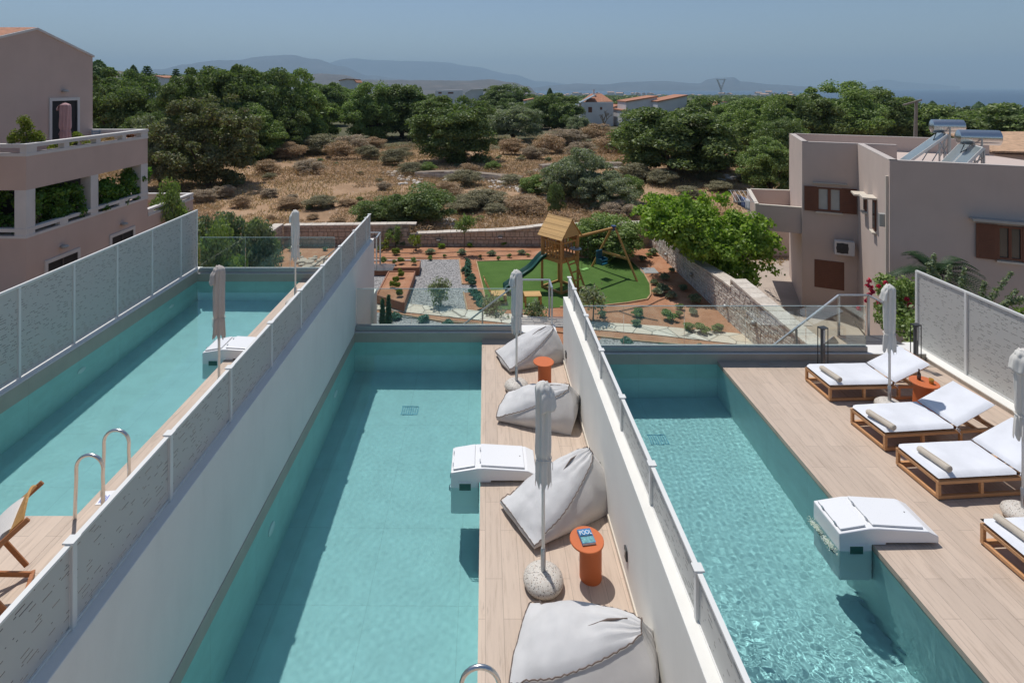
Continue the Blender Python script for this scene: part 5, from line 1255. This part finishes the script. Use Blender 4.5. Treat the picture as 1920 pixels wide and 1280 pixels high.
for a in (
 (225,296,137,150,'oak','dark green tree directly beside the pink house'),
 (300,352,225,105,'olive','grey green olive behind the corner of the pink house terrace'),
 (392,350,186,175,'oakb','big tree with browning leaves, nearest on the left of the field'),
 (275,330,205,90,'oak','dark tree between the pink house and the browning tree'),
 (345,300,150,120,'oak','dark tree above the browning tree, left of the tall clump'),
 (415,292,116,165,'oak','tallest tree of the left clump, above the browning tree'),
 (492,288,120,150,'oak','broad tall tree in the middle of the left clump'),
 (548,282,140,120,'oak2','right shoulder of the tall left clump'),
 (470,300,200,120,'oak2','lighter tree low in front of the tall left clump'),
 (520,292,205,100,'oak','low dark tree at the foot of the tall left clump'),
 (602,262,188,80,'oak2','smaller bright green tree just right of the tall clump'),
 (606,236,152,100,'oak','dark rounded tree behind the smaller bright green one'),
 (655,225,168,80,'oak2','pale green tree below the orange roofed house'),
 (697,262,164,110,'oak2','rounded tree at the left edge of the central clump'),
 (752,258,155,140,'oak','large rounded tree of the central clump'),
 (812,262,180,110,'oak','dark tree between the large rounded tree and the field tree'),
 (850,303,186,160,'oak','dark spreading tree standing in front, over the tumbled stone wall'),
 (905,250,195,80,'oak','dark tree behind the spreading field tree on its right'),
 (962,264,196,112,'olive','olive shaped like a dome right of the spreading tree'),
 (945,212,160,95,'oak','dark tree behind the dome shaped olive'),
 (1040,242,178,105,'oak','dark dense tree left of the white houses'),
 (1000,225,190,60,'oak','small dark tree beside the dense one, left of the white houses'),
 (1084,250,216,46,'olive','small round olive in front of the first white house'),
 (1262,330,196,215,'oak','huge dark bushy tree in front of the twin white houses'),
 (1200,300,214,100,'oak2','paler left flank tree of the huge bushy tree'),
 (1335,322,235,110,'oak','right flank tree of the huge bushy tree'),
 (1406,298,244,62,'olive','small round grey olive in the gap before the right wood'),
 (1385,262,190,110,'oak2','pale green tree behind the small round olive'),
 (1440,300,190,120,'oak2','first tree of the right wood, behind the balcony house'),
 (1500,285,172,140,'oak','tree of the right wood above the flat roof corner'),
 (1570,280,164,150,'oak2','tree in the middle of the right wood above the flat roof'),
 (1630,272,168,140,'oak','highest tree of the right wood'),
 (1680,272,188,110,'oak2','tree of the right wood just left of the utility pole'),
 (1745,270,205,120,'oak','tree of the right wood behind the solar tanks'),
 (1820,262,214,120,'oak2','low tree of the right wood above the tiled roof'),
 (1890,262,214,130,'oak','last tree of the right wood at the picture edge'),
 (1445,362,265,110,'oak2','tree crown touching the left side of the balcony house'),
 (1465,330,225,100,'oak','dark tree right behind the balcony house'),
): tree(*a)
for a in (
 (1092,382,282,120,'olive','tallest grey green bush of the group behind the play tower',1),
 (1132,392,322,105,'olive','right hand grey green bush of the group behind the play tower',0),
 (1050,372,305,90,'olive','left hand grey green bush of the group behind the play tower',1),
 (1182,378,330,48,'bush2','small bright bush right of the grey green group',0),
 (1003,366,330,56,'bush2','small green bush left of the grey green group',0),
 (1040,404,340,34,'bush','slim upright evergreen behind the play tower',1),
 (797,424,348,110,'bush','dark green bush just behind the stepped stone wall',0),
 (750,424,362,80,'bush','middle dark bush behind the stone wall',1),
 (702,424,372,80,'bush','left dark bush behind the stone wall beside the fence end',0),
 (803,328,305,34,'bush2','low green bush at the foot of the tumbled stone wall',0),
 (925,322,303,30,'bush2','tiny yellow green bush in front of the field tree',0),
): tree(a[0], a[1], a[2], a[3], a[4], a[5], var=a[6] if a[6] < len(KIND[a[4]]) else 0, nm='bush', cat='bush', trunk=False)
# wood behind: single trees, then far wood as one mass
rng = random.Random(9); cnt = 0; protoF = []
for i, me in enumerate(KIND['far']):
    pass
tries = 0
while cnt < 195 and tries < 5000:
    tries += 1
    Y = 75*(430/75)**rng.random(); px = rng.uniform(-60, 2000); x = (px-CX)/F*Y
    if Y < 130 and 1060 < px < 1310: continue
    if Y < 108 and 560 < px < 1440: continue
    if px < 170 and Y < 90: continue
    if Y < 260 and (284 < px < 315): continue
    if Y < 190 and (630 < px < 672): continue
    if Y < 240 and (810 < px < 915): continue
    z = zbase(x, Y); h = rng.uniform(4.8, 7.4)*(1.1 if px < 700 else 1); 
    if Y > 130 and px > 1000: h = min(h, (H-z)-(188-CY)/F*Y+rng.uniform(-.3, .9))
    if px > 1690: h = min(h, (H-z)-(207-CY)/F*Y+rng.uniform(-.3, .8))
    if h < 2.5: h = rng.uniform(2.5, 3.5)
    w_ = h*rng.uniform(1.0, 1.7); o = mobj('wood_tree', KIND['far'][rng.randrange(3)], None, (x, Y, z-.08*h)); o.scale = (w_, w_, h*1.08); o.rotation_euler = (0,0,rng.uniform(0,6.28))
    tag(o, 'rounded evergreen tree of the wood between the dry field and the horizon', 'tree', 'trees of the wood behind the field'); cnt += 1
rs = np.random.RandomState(4); Cn = []; 
n = 2600; Yf = 330*(2300/330)**rs.uniform(0, 1, n); pxf = rs.uniform(-120, 2040, n)
for Y, px in zip(Yf, pxf):
    x = (px-CX)/F*Y; z = zbase(x, Y)
    if z < SEA+2: continue
    s = rs.uniform(2.2, 4.6)*(.7+Y/2600); k = 16; d = rs.normal(0, 1, (k, 3)); d /= np.linalg.norm(d, axis=1)[:,None]; d[:,2] = abs(d[:,2])
    Cn.append((np.array([x, Y, z])+d*[s*1.5, s*1.5, s*.8], d, np.full((k, 1), s*.9)))
C = np.vstack([a for a, b, c in Cn]); O = np.vstack([b for a, b, c in Cn]); S = np.vstack([c for a, b, c in Cn])
V, Fq = leaf_quads(C, O, S, rs, 1.3, .5); tag(mobj('far_wood', npmesh('far_wood', V, Fq, M['oak'])), kind='stuff')
# dry shrubs, straw and stalks of the field
KIND['dry'] = [crown_mesh('crown', M['dry'], 71, 60, .17, 330, .012, zlo=-.95, asp=6, jit=1.4), crown_mesh('crown', M['drygrey'], 72, 60, .17, 330, .012, zlo=-.95, asp=7, jit=1.4), crown_mesh('crown', M['dry'], 73, 36, .22, 260, .015, zlo=-.95, asp=7, jit=1.5)]
KIND['dry'].append(crown_mesh('crown', M['sagedry'], 75, 60, .17, 300, .013, zlo=-.95, asp=5, jit=1.2))
KIND['sage'] = [crown_mesh('crown', M['sage'], 74, 50, .17, 260, .024, zlo=-.95, asp=2.5)]
rng = random.Random(21); dp = [(540,300,70),(600,290,90),(660,285,90),(500,330,60),(580,328,70),(640,300,70),(690,300,60),(540,392,60),(452,390,50),(505,372,40),(720,358,34),(600,392,70),(650,388,40),(770,330,60),(740,312,70),(870,350,80),(905,392,110),(960,350,60),(1000,300,60),(1060,270,90),(1120,262,70),(1150,285,90),(1190,345,80),(1210,300,60),(1240,352,70),(1230,400,80),(1290,372,60),(985,395,70),(930,405,60),(840,380,90),(870,400,80),(1160,410,80),(1000,405,60),(420,372,50),(380,380,60),(1350,362,60),(1400,345,50),(960,290,70),(1030,285,80),(1090,300,70),(880,330,50),(700,275,50),(1330,345,60)]
for px, pb, pw in dp+[(rng.uniform(380, 1400), rng.uniform(262, 425), rng.uniform(14, 34)) for _ in range(55)]:
    if px > 1190 and pb > 380: px -= 250
    Y = P(px, pb, -2.3).y; 
    if Y < 29.2: continue
    w_ = pw/F*Y*.8; h = w_*rng.uniform(.36, .52); x = (px-CX)/F*Y; o = mobj('dry_shrub', KIND['dry'][rng.randrange(4)], None, (x, Y, ground_z(x, Y)-.05)); o.scale = (w_*1.1, w_*1.1, h*1.15); o.rotation_euler = (0,0,rng.uniform(0,6))
    tag(o, 'dry brown thorny shrub scattered over the field', 'shrub', 'dry shrubs of the field')
for i in range(26):
    px, pb = rng.uniform(420, 1380), rng.uniform(285, 422); Y = P(px, pb, -2.3).y
    if Y < 29.2: continue
    x = (px-CX)/F*Y; s = rng.uniform(.35, .9); o = mobj('green_shrub', KIND['bush2'][0] if i % 2 else KIND['sage'][0], None, (x, Y, ground_z(x, Y)-.03)); o.scale = (s, s, s*.6)
    tag(o, 'small green tussock among the dry grass of the field', 'shrub', 'green tussocks of the field')
rs = np.random.RandomState(8); n = 90000; Y = 28.6*(95/28.6)**rs.uniform(0, 1, n); px = rs.uniform(150, 1480, n); X = (px-CX)/F*Y
keep = np.array([noise.noise((x*.16, y*.16, 9))+.25*noise.noise((x*.7, y*.7, 2)) > -.12 for x, y in zip(X, Y)]); X, Y = X[keep], Y[keep]
Z = np.array([ground_z(x, y) for x, y in zip(X, Y)]); C = np.stack([X, Y, Z+.05], 1); O = np.tile([0., -1, .1], (len(C), 1))
V, Fq = leaf_quads(C, O, .026+.0006*Y[:,None], rs, 5.5, .6, 2.0); tag(mobj('dry_grass', npmesh('dry_grass', V, Fq, M['straw'])), kind='stuff')
rs = np.random.RandomState(18); n = 260000; Y = 28.8*(88/28.8)**rs.uniform(0, 1, n); px = rs.uniform(150, 1480, n); X = (px-CX)/F*Y
mk = np.array([noise.noise((x*.11, y*.11, 19))+.35*noise.noise((x*.45, y*.45, 12)) for x, y in zip(X, Y)]); keep = mk > -.10; X, Y, mk = X[keep], Y[keep], mk[keep]
Z = np.array([ground_z(x, y) for x, y in zip(X, Y)])+rs.uniform(0, 1, len(X))*np.clip((mk+.05)*1.2, .08, .55); C = np.stack([X, Y, Z], 1); O = rs.normal(0, 1, C.shape)
V, Fq = leaf_quads(C, O, .018+.0005*Y[:,None], rs, 6, 1.0, .6); tag(mobj('low_scrub', npmesh('low_scrub', V, Fq, M['sagedry'])), kind='stuff'); bpy.data.objects['low_scrub'].data.materials[0] = M['dry']
# rubble of the tumbled walls
rb2 = MB(); rr = random.Random(3)
for i in range(330):
    a, b = rr.choice([((-7,49),(4,46.5)), ((P(1005,310,-2.2).x,51.5),(P(1140,300,-2.2).x,54)), ((-9,52),(-5,44)), ((0,47),(5.5,38)), ((-5,36),(-1.5,31)), ((20,48),(26,46))]); u = rr.random(); x = a[0]+(b[0]-a[0])*u+rr.gauss(0,.5); y = a[1]+(b[1]-a[1])*u+rr.gauss(0,.7); s = rr.uniform(.08,.32)
    rb2.lathe([(s*.5,-s*.3),(s,0),(s*.75,s*.35),(s*.2,s*.5)], 6, (x, y, ground_z(x, y)+s*.15), lambda q, z: 1+.3*math.sin(q*2+i))
tag(rb2.build('stones', M['stone_grey']), kind='stuff')
# special trees
def mulberry():
    t = thing('mulberry_tree', 'bright green broad leaved tree overhanging the rubble wall and the driveway', 'tree', (9.75, 22.6, DZ))
    rng_ = np.random.RandomState(5); Cs = []; Os = []
    for k in range(230):
        px = rng_.uniform(1212, 1425); u = (px-1212)/213; yt = 383-6*math.sin(u*9)+(26 if u > .82 else 0)+(16 if u < .06 else 0); yb = 445+75*min(1, max(0, u-.1)*1.6)
        if u > .8: yb = 478
        py = yt+8+(yb-yt-14)*rng_.rand()**.85; Yc = 22.6+rng_.uniform(-2.1, 2.2)*(1-.3*abs(u-.5)*2); q = Q(px, py, 22.6); q.y = Yc; m_ = 150
        d = rng_.normal(0, 1, (m_, 3)); d /= np.linalg.norm(d, axis=1)[:,None]; d[:,2] = np.where(d[:,2] < -.2, -d[:,2], d[:,2])
        Cs.append(np.array(q)+d*rng_.uniform(.15, .42, (m_, 1))*[1,1,.9]); Os.append(d)
    for (x0, y0, x1, y1, m_) in ((1415,455,1455,515,60),(1390,480,1425,505,50),(1365,500,1380,530,40),(1350,375,1358,352+20,50),(1320,378,1322,366,40),(1290,380,1286,372,40),(1235,390,1228,376,40)):
        for u in np.linspace(0, 1, m_): p = np.array(Q(x0+(x1-x0)*u, y0+(y1-y0)*u, 21.6)); Cs.append(p+rng_.normal(0, .13, (3, 3))); Os.append(rng_.normal(0, 1, (3, 3)))
    C = np.vstack(Cs)-np.array(t.location); V, Fq = leaf_quads(C, np.vstack(Os), .12, rng_, 1.25, .7, .6)
    mobj('crown', npmesh('crown', V, Fq, M['lime']), t)
    k = MB().tube([(0,0,-.1),(.05,.0,1.2),(0,.1,1.9)], [.19,.15,.12], 10)
    for a in range(7): an = a*.9; k.tube([(0,.05,1.6), (1.1*math.cos(an), .9*math.sin(an), 2.6), (2.3*math.cos(an), 1.7*math.sin(an), 3.3+.4*math.sin(a*2))], [.10,.06,.02], 7)
    k.build('trunk', M['bark'], t)
mulberry()
tree(1140, 486, 404, 122, 'bush2', 'leafy green shrub behind the swings in the garden corner', nm='shrub', cat='shrub', trunk=False, Y=26.0)
tree(1105, 482, 412, 70, 'bush2', 'left half of the leafy shrubbery behind the swings', nm='shrub', cat='shrub', trunk=False, Y=26.3)
for a in ((385,462,405,95,'sage','grey flowering shrub nearest the corner post behind the left glass',21),(432,470,398,90,'sage','tall grey flowering shrub in the middle behind the left glass',22),(478,452,408,80,'sage','rounded dark shrub beside the dark faced stone wall',22.5),(400,505,430,110,'bush2','green shrub seen through the left glass',18.5),(318,392,346,70,'bush2','small tree growing behind the low terrace wall of the pink house',27.6)):
    tree(a[0], a[1], a[2], a[3], a[4], a[5], nm='shrub', cat='shrub', trunk=False, Y=a[6], sink=.6)
# araucarias, cypresses
def araucaria(px, pt, pb, Y, label, n=9, w_=1.0):
    b, tp = Q(px, pb, Y), Q(px, pt, Y); h = tp.z-b.z; t = thing('araucaria', label, 'tree', b, 0, 'star shaped conifers on the skyline')
    MB().tube([(0,0,-2),(0,0,h)], [h*.02, h*.004], 6).build('trunk', M['bark'], t); rs_ = np.random.RandomState(int(px)); Cs = []
    for i in range(n):
        z = h*(.2+.78*i/n); L = h*.30*w_*(1-i/n*.8)
        for k in range(7):
            a = k*.898+i*.4
            for s in np.linspace(.25, 1, 7): Cs.append([L*s*math.cos(a), L*s*math.sin(a), z+L*.18*s*s])
    C = np.repeat(np.array(Cs), 5, 0)+rs_.normal(0, h*.012, (len(Cs)*5, 3)); V, Fq = leaf_quads(C, rs_.normal(0, 1, C.shape), h*.035, rs_, 1.6); mobj('crown', npmesh('crown', V, Fq, M['cyp']), t)
araucaria(276, 122, 172, 130, 'larger star shaped conifer on the left skyline', 10, 1.25); araucaria(330, 127, 172, 160, 'slimmer star shaped conifer right of the gabled house'); araucaria(1519, 160, 200, 120, 'thin spire of a conifer above the right wood', 9, .8)
def cypress(px, pt, pb, Y, wd, label, gz=None, group=None, mat='cyp'):
    b, tp = Q(px, pb, Y), Q(px, pt, Y); h = tp.z-b.z; t = thing('cypress', label, 'cypress', b, 0, group); rs_ = np.random.RandomState(int(px*3+pb)); n = 2600
    u = rs_.rand(n); r = wd/2*np.sin(np.pi*np.clip(u*.9+.08, 0, 1))**.6*(1-u*.45); a = rs_.uniform(0, 6.283, n); rr = r*rs_.uniform(.5, 1.05, n); C = np.stack([rr*np.cos(a), rr*np.sin(a), u*h], 1)
    O = np.stack([np.cos(a), np.sin(a), np.full(n, .8)], 1); V, Fq = leaf_quads(C, O, max(h*.02, wd*.09), rs_, 2.6, .35); mobj('crown', npmesh('crown', V, Fq, M[mat]), t); MB().tube([(0,0,-.1),(0,0,h*.4)], [wd*.06, wd*.03], 6).build('trunk', M['bark'], t)
cypress(250, 124, 160, 200, 5, 'dark rounded cypress on the left skyline'); cypress(184, 117, 160, 90, 5, 'dark conifer top just beside the gable of the pink house'); cypress(1748, 191, 212, 300, 7, 'dark cypress on the coast ridge'); cypress(1836, 193, 212, 340, 9, 'dark pine beside the low pale roofs on the coast')
cypress(1031, 166, 186, 210, 3, 'thin dark cypress left of the white houses')
for px, pt, pb, Y, lb in ((671,583,618,14.4,'shortest slim cypress against the white villa wall'), (717,561,611,14.6,'middle slim cypress below the middle glass'), (728.5,554,611,14.8,'right and tallest slim cypress below the middle glass')):
    p0 = Q(px, pb, Y); hh = H-(pb-CY)/F*Y; zz = G; P0 = (px-CX)/F*Y
    b, tp = Vector((P0, Y, G)), Q(px, pt, Y); h = tp.z-G; t = thing('cypress', lb, 'cypress', b, 0, 'slim cypresses by the villa wall'); rs_ = np.random.RandomState(int(px)); n = 3200
    u = rs_.rand(n); r = .15*np.sin(np.pi*np.clip(u*.9+.08, 0, 1))**.6*(1-u*.55); a = rs_.uniform(0, 6.283, n); rr = r*rs_.uniform(.4, 1.1, n); C = np.stack([rr*np.cos(a), rr*np.sin(a), u*h], 1)
    V, Fq = leaf_quads(C, np.stack([np.cos(a), np.sin(a), np.full(n, .8)], 1), .045, rs_, 2.6, .35); mobj('crown', npmesh('crown', V, Fq, M['cyp']), t)
# bare tree before the white house
bt = thing('bare_tree', 'leafless grey tree in front of the first white house', 'tree', (Q(1131,0,112).x, 112, -3.3)); m = MB(); rr = random.Random(4)
def br(p, d, L, r, k):
    q = p+d*L; m.tube([p, q], [r, r*.65], 5)
    if k:
        for _ in range(3): nd = (d+Vector((rr.uniform(-.8,.8), rr.uniform(-.8,.8), rr.uniform(-.1,.5)))).normalized(); br(q, nd, L*rr.uniform(.6,.85), r*.6, k-1)
br(Vector((0,0,0)), Vector((.05,0,1)), 1.5, .22, 4); m.build('branches', M['pipe_grey'], bt)
# garden plants
KIND['gp'] = [crown_mesh('crown', M[k], 81+i, 22, .2, 70, .08, zlo=-.9, asp=3, jit=1.1) for i, k in enumerate(('sage','oak2','olive','blue','yel','lime'))]
def gplant(px, pb, s, k, label, group, hz_=1.0, zb=G):
    p = P(px, pb, zb); o = mobj('garden_plant', KIND['gp'][k], None, (p.x, p.y, zb)); s *= .62+.3*((px*7.3) % 1); o.scale = (s, s, s*hz_); o.rotation_euler = (0,0,px); tag(o, label, 'plant', group)
for px, pb, s, k in ((706,455,.5,1),(711,467,.45,1),(756,457,.35,0),(742,474,.45,4),(719,488,.35,1),(1017,448,.4,1)): gplant(px, pb+4, s, k, 'leafy plant near the planter at the foot of the back stone wall', 'plants by the planter', .9)
for px, pb in ((828,464),(880,462),(944,460),(1002,457)): gplant(px, pb+1, .55, 5, 'bright green cushion plant in the row against the back stone wall', 'row of bright green cushions', .6)
for px, pb in ((806,475),(866,476),(922,478),(978,476),(1090,470),(1098,480)): gplant(px, pb+1, .5, 2, 'grey green tuft in the middle row of the back bed', 'grey green tufts of the back bed', .6)
for px, pb in ((806,487),(834,482),(900,483),(935,487),(955,482),(990,480)): gplant(px, pb+1, .3, 1, 'small dark tuft in the front row of the back bed', 'small tufts of the back bed', .9)
for i in range(10): gplant(905-38+rng.uniform(0,14)+i*.9, 494+i*4.6, .42, 3, 'blue green bush in the strip between the gravel court and the lawn', 'blue green strip bushes', .9)
for i in range(5): gplant(888+i*4+rng.uniform(-3,3), 552+i*7, .45, 3, 'blue green bush in the lower soil bed right of the gravel', 'blue green bushes of the lower bed', .9)
for px, pb in ((742,598),(796,604),(842,612),(880,622),(1175,645),(1240,655),(1316,661),(1380,668)): gplant(px, pb, .5, 3, 'blue green cushion in the front strip between path and glass', 'blue green cushions of the front strip', .55)
for px, pb in ((1128,594),(1195,594),(1253,601),(1194,612),(1293,620),(1316,626),(1274,594),(1275,580),(1300,590),(1282,545),(1303,568),(1246,525),(1260,510),(1243,550),(1232,553),(1227,534),(1258,560),(1218,482),(1226,478),(1345,622),(1270,495),(1206,490),(1240,468)): gplant(px, pb, rng.uniform(.38,.6), rng.choice((0,0,1,2)), 'grey green lavender tuft in the bare soil right of the lawn', 'tufts right of the lawn', .75)
for px, pb in ((740,500),(752,498),(775,499),(718,498)): gplant(px, pb-4, .38, 1, 'young green plant in the long back planter', 'plants of the back planter', 1, G+.33)
for px, pb in ((752,520),(745,540),(749,555),(742,530),(735,538),(750,512)): gplant(px, pb, .3, 4, 'young yellowish plant in the planter running to the path', 'plants of the front planter', 1, G+.33)
for px, pb in ((560,480),(525,490),(510,500),(545,470),(500,505),(610,470),(640,470)): gplant(px, pb, .45, 0, 'grey tuft among the rocks behind the left glass', 'tufts behind the left glass', .7)
def young_tree(px, pb, pt, wd, mat, label, stem=.5, n=900, leaf=.06):
    b = P(px, pb, G); h = (H-(pt-CY)/F*b.y)-G; t = thing('young_tree', label, 'tree', b); rs_ = np.random.RandomState(int(px)); MB().tube([(0,0,-.05),(.02,0,h*.5),(-.02,0,h*.9)], [.028,.02,.01], 6).build('trunk', M['bark'], t)
    Cc = rs_.normal(0, 1, (9, 3))*[wd*.26, wd*.26, h*(1-stem)*.22]+[0, 0, h*(.5+stem/2)]; C = np.repeat(Cc, n//9, 0)+rs_.normal(0, wd*.13, (n//9*9, 3)); V, Fq = leaf_quads(C, rs_.normal(0, 1, C.shape), leaf, rs_, 2); mobj('crown', npmesh('crown', V, Fq, M[mat]), t)
young_tree(870, 478, 402, .75, 'oak2', 'thin young tree with a high green crown behind the gravel court', .62)
young_tree(826, 574, 530, .85, 'olive', 'little olive tree standing in the gravel court', .4)
young_tree(1112, 602, 542, .9, 'olive', 'little olive tree between the lawn and the path', .5)
young_tree(742, 462, 424, .6, 'oak2', 'young leafy tree against the higher part of the stone wall', .2)
young_tree(780, 470, 436, .5, 'yel', 'spindly yellowing sapling at the wall step', .2, 300)
young_tree(724, 468, 446, .35, 'yel', 'spindly yellow sapling near the villa wall', .2, 200)
young_tree(1022, 452, 425, .4, 'oak2', 'small climber beside the play tower roof', .1, 300)
young_tree(918, 588, 560, .9, 'sage', 'loose grey green plant in front of the leaning garden chair', .0, 500)
young_tree(1010, 592, 572, .6, 'sage', 'loose grey green plant below the low bench', .0, 400)
# pink house plants
def cloud(name, t, blobs, mat, leaf, n, sd, droop=0):
    rs_ = np.random.RandomState(sd); Cs = []; Os = []
    for (x, y, z, r) in blobs:
        d = rs_.normal(0, 1, (n, 3)); d /= np.linalg.norm(d, axis=1)[:,None]; Cs.append(np.array([x, y, z])+d*r*rs_.uniform(.4, 1.1, (n, 1))); Os.append(d)
    C = np.vstack(Cs)-np.array(t.location if t else (0,0,0)); V, Fq = leaf_quads(C, np.vstack(Os), leaf, rs_, 1.4, .8, droop); o = mobj(name, npmesh(name, V, Fq, M[mat]), t); return o
rg = random.Random(12)
def vines(label, y0, y1, n, sd, z0=.8, z1=2.0):
    t = thing('climbing_plant', label, 'climbing plant', (XL-.3, (y0+y1)/2, .95)); rg = random.Random(sd)
    cloud('foliage', t, [(XL-.35+rg.uniform(-.45,.3), rg.uniform(y0, y1), rg.uniform(z0, z1), rg.uniform(.12,.3)) for _ in range(n)], 'vine', .10, 90, sd, .5)
vines('dense climbing plant filling the left balcony opening of the pink house', 19.4, 21.9, 60, 1); vines('climbing plant hanging over the rail in the middle balcony opening', 22.5, 25.1, 55, 2, .75, 1.8); vines('climbing plant at the far column of the pink house balcony', 25.0, 25.9, 16, 3, 1.0, 1.9)
t = thing('climbing_plant', 'dark climbing plant behind the front column of the pink house', 'climbing plant', (-17.2, 19.2, .95)); cloud('foliage', t, [(-17.4+rg.uniform(-.9,.5), 19.3+rg.uniform(-.2,.4), rg.uniform(.5,2.1), .25) for _ in range(30)], 'vine', .1, 80, 7)
t = thing('potted_shrub', 'yellow green shrub in cloud shape on the roof terrace corner', 'shrub', (-16.25, 19.4, 2.85))
cloud('crown', t, [(-16.3,19.4,4.62,.20),(-16.25,19.5,4.45,.18),(-16.25,19.45,4.15,.24),(-16.15,19.7,4.08,.22),(-16.4,19.25,4.12,.22),(-16.5,19.15,4.0,.16),(-16.1,19.85,3.98,.18),(-16.3,19.5,3.92,.2)], 'yel', .06, 260, 3); MB().tube([(0,0,.4),(.05,0,1.0),(0,.05,1.5)], [.05,.035,.02], 7).build('trunk', M['bark'], t); MB().lathe([(.18,0),(.26,.4),(.27,.42),(.24,.42),(.22,.36)], 16).build('pot', M['rooftile'], t, smooth=True)
for i, (y, mt, lb) in enumerate(((21.0,'yel','yellow flowering plant in the trough near the cloud shaped shrub'),(22.0,'yel','taller yellow green plant in front of the pink parasol'),(24.9,'rust','rusty succulent row in the trough near the terrace corner'),(23.4,'straw','dry plant in the terrace trough below the door'))):
    t = thing('trough_plant', lb, 'plant', (XL-.4, y, 3.3)); cloud('foliage', t, [(XL-.4, y+rg.uniform(-.5,.5), 3.55+rg.uniform(-.1,.12 if i != 1 else .4), .14) for _ in range(8)], mt, .06, 50, i)
# bougainvillea, cycad and creepers in the neighbour yard
t = thing('bougainvillea', 'bougainvillea with magenta flowers beside the pink house corner', 'bougainvillea', (10.6, 14.6, DZ)); rg = random.Random(3)
bl_ = [Q(rg.uniform(1648, 1712), rg.uniform(520, 612), 14.6+rg.uniform(-.4,.6)) for _ in range(70)]; cloud('foliage', t, [(p.x, p.y, p.z, .16) for p in bl_], 'oak2', .07, 60, 1)
fl = [Q(x, y, 14.2) for x, y in ((1629,526),(1633,540),(1630,552),(1660,530),(1648,536),(1625,563),(1610,578),(1648,566),(1700,560),(1706,572),(1627,535),(1636,546))]; 
for i, p in enumerate(fl): cloud('flower_cluster', t, [(p.x, p.y, p.z, .055)], 'pinkfl', .045, 45, 20+i)
MB().tube([(0,0,0),(.1,0,1.2),(-.3,-.2,2.4),(-1.0,-.3,3.2)], [.05,.04,.03,.015], 6).build('stem', M['bark'], t)
cy = thing('cycad', 'dark cycad with arching fronds behind the perforated screen', 'palm', (12.45, 15.2, DZ)); m = MB()
cz = H-(515-CY)/F*15.2-DZ
MB().lathe([(.16,0),(.2,.5),(.17,cz)], 12).build('trunk', M['bark'], cy); rs_ = np.random.RandomState(2); Cs = []; Ts = []
V = []; Fq = []
for k in range(70):
    a = k*2.4; el = .1+1.0*((k % 7)/7); L = 1.45; pts = []
    for i in range(22):
        u = i/21; r = L*u*math.cos(el)*(1-.1*u); z = cz+L*(u*math.sin(el)-.55*u*u); pts.append(Vector((r*math.cos(a), r*math.sin(a), z)))
    for i in range(2, 21):
        d = (pts[i+1]-pts[i-1]).normalized(); s = d.cross(Vector((0,0,1))).normalized(); w_ = .17*math.sin(math.pi*(i/21)**.8)+.02
        for sg in (-1, 1):
            b = pts[i]; tip = b+s*sg*w_+d*.08+Vector((0,0,.03)); n0 = len(V); V += [tuple(b), tuple(b+d*.022), tuple(tip+d*.012), tuple(tip)]; Fq.append((n0, n0+1, n0+2, n0+3))
mobj('fronds', npmesh('fronds', np.array(V), np.array(Fq), leaf_mat('cycad_leaves', (.03,.06,.028), .35, trans=.08)), cy)
cr = thing('creeper', 'spiky flowering creepers standing above the right perforated screen', 'climbing plant', (11, 12.9, -1)); rg = random.Random(8); bl_ = []
for (x, y, x2, y2) in ((1752,478,1742,540),(1782,500,1770,560),(1808,505,1800,565),(1846,530,1838,580),(1895,512,1850,570),(1905,545,1868,590),(1870,575,1920,560),(1740,495,1760,525),(1820,560,1900,590)):
    for u in np.linspace(0, 1, 12): p = Q(x+(x2-x)*u, y+(y2-y)*u, 12.9); bl_.append((p.x, p.y, p.z, .05+.05*u))
cloud('foliage', cr, bl_, 'sage', .045, 26, 5)
bk_ = [Q(rg.uniform(1700, 1960), rg.uniform(600, 660), 13.3) for _ in range(90)]; t = thing('hedge', 'shaded hedge behind the right perforated screen', 'hedge', (12, 13.3, -2)); cloud('foliage', t, [(p.x, p.y+rg.uniform(-.3,.5), p.z, .25) for p in bk_], 'oak2', .09, 60, 6)

# ---------------------------------------------------------------- the haze in the air
hz = bpy.data.materials.new('haze_air'); hz.use_nodes = True; hn = hz.node_tree; hn.nodes.clear()
hv = hn.nodes.new('ShaderNodeVolumePrincipled'); hv.inputs['Density'].default_value = .000085; hv.inputs['Color'].default_value = (.56,.80,1,1); hv.inputs['Anisotropy'].default_value = 0
ho = hn.nodes.new('ShaderNodeOutputMaterial'); hn.links.new(hv.outputs[0], ho.inputs['Volume'])
tag(MB().box(-25500, 25500, -60, 26500, -140, 1250).build('haze', hz), kind='stuff')
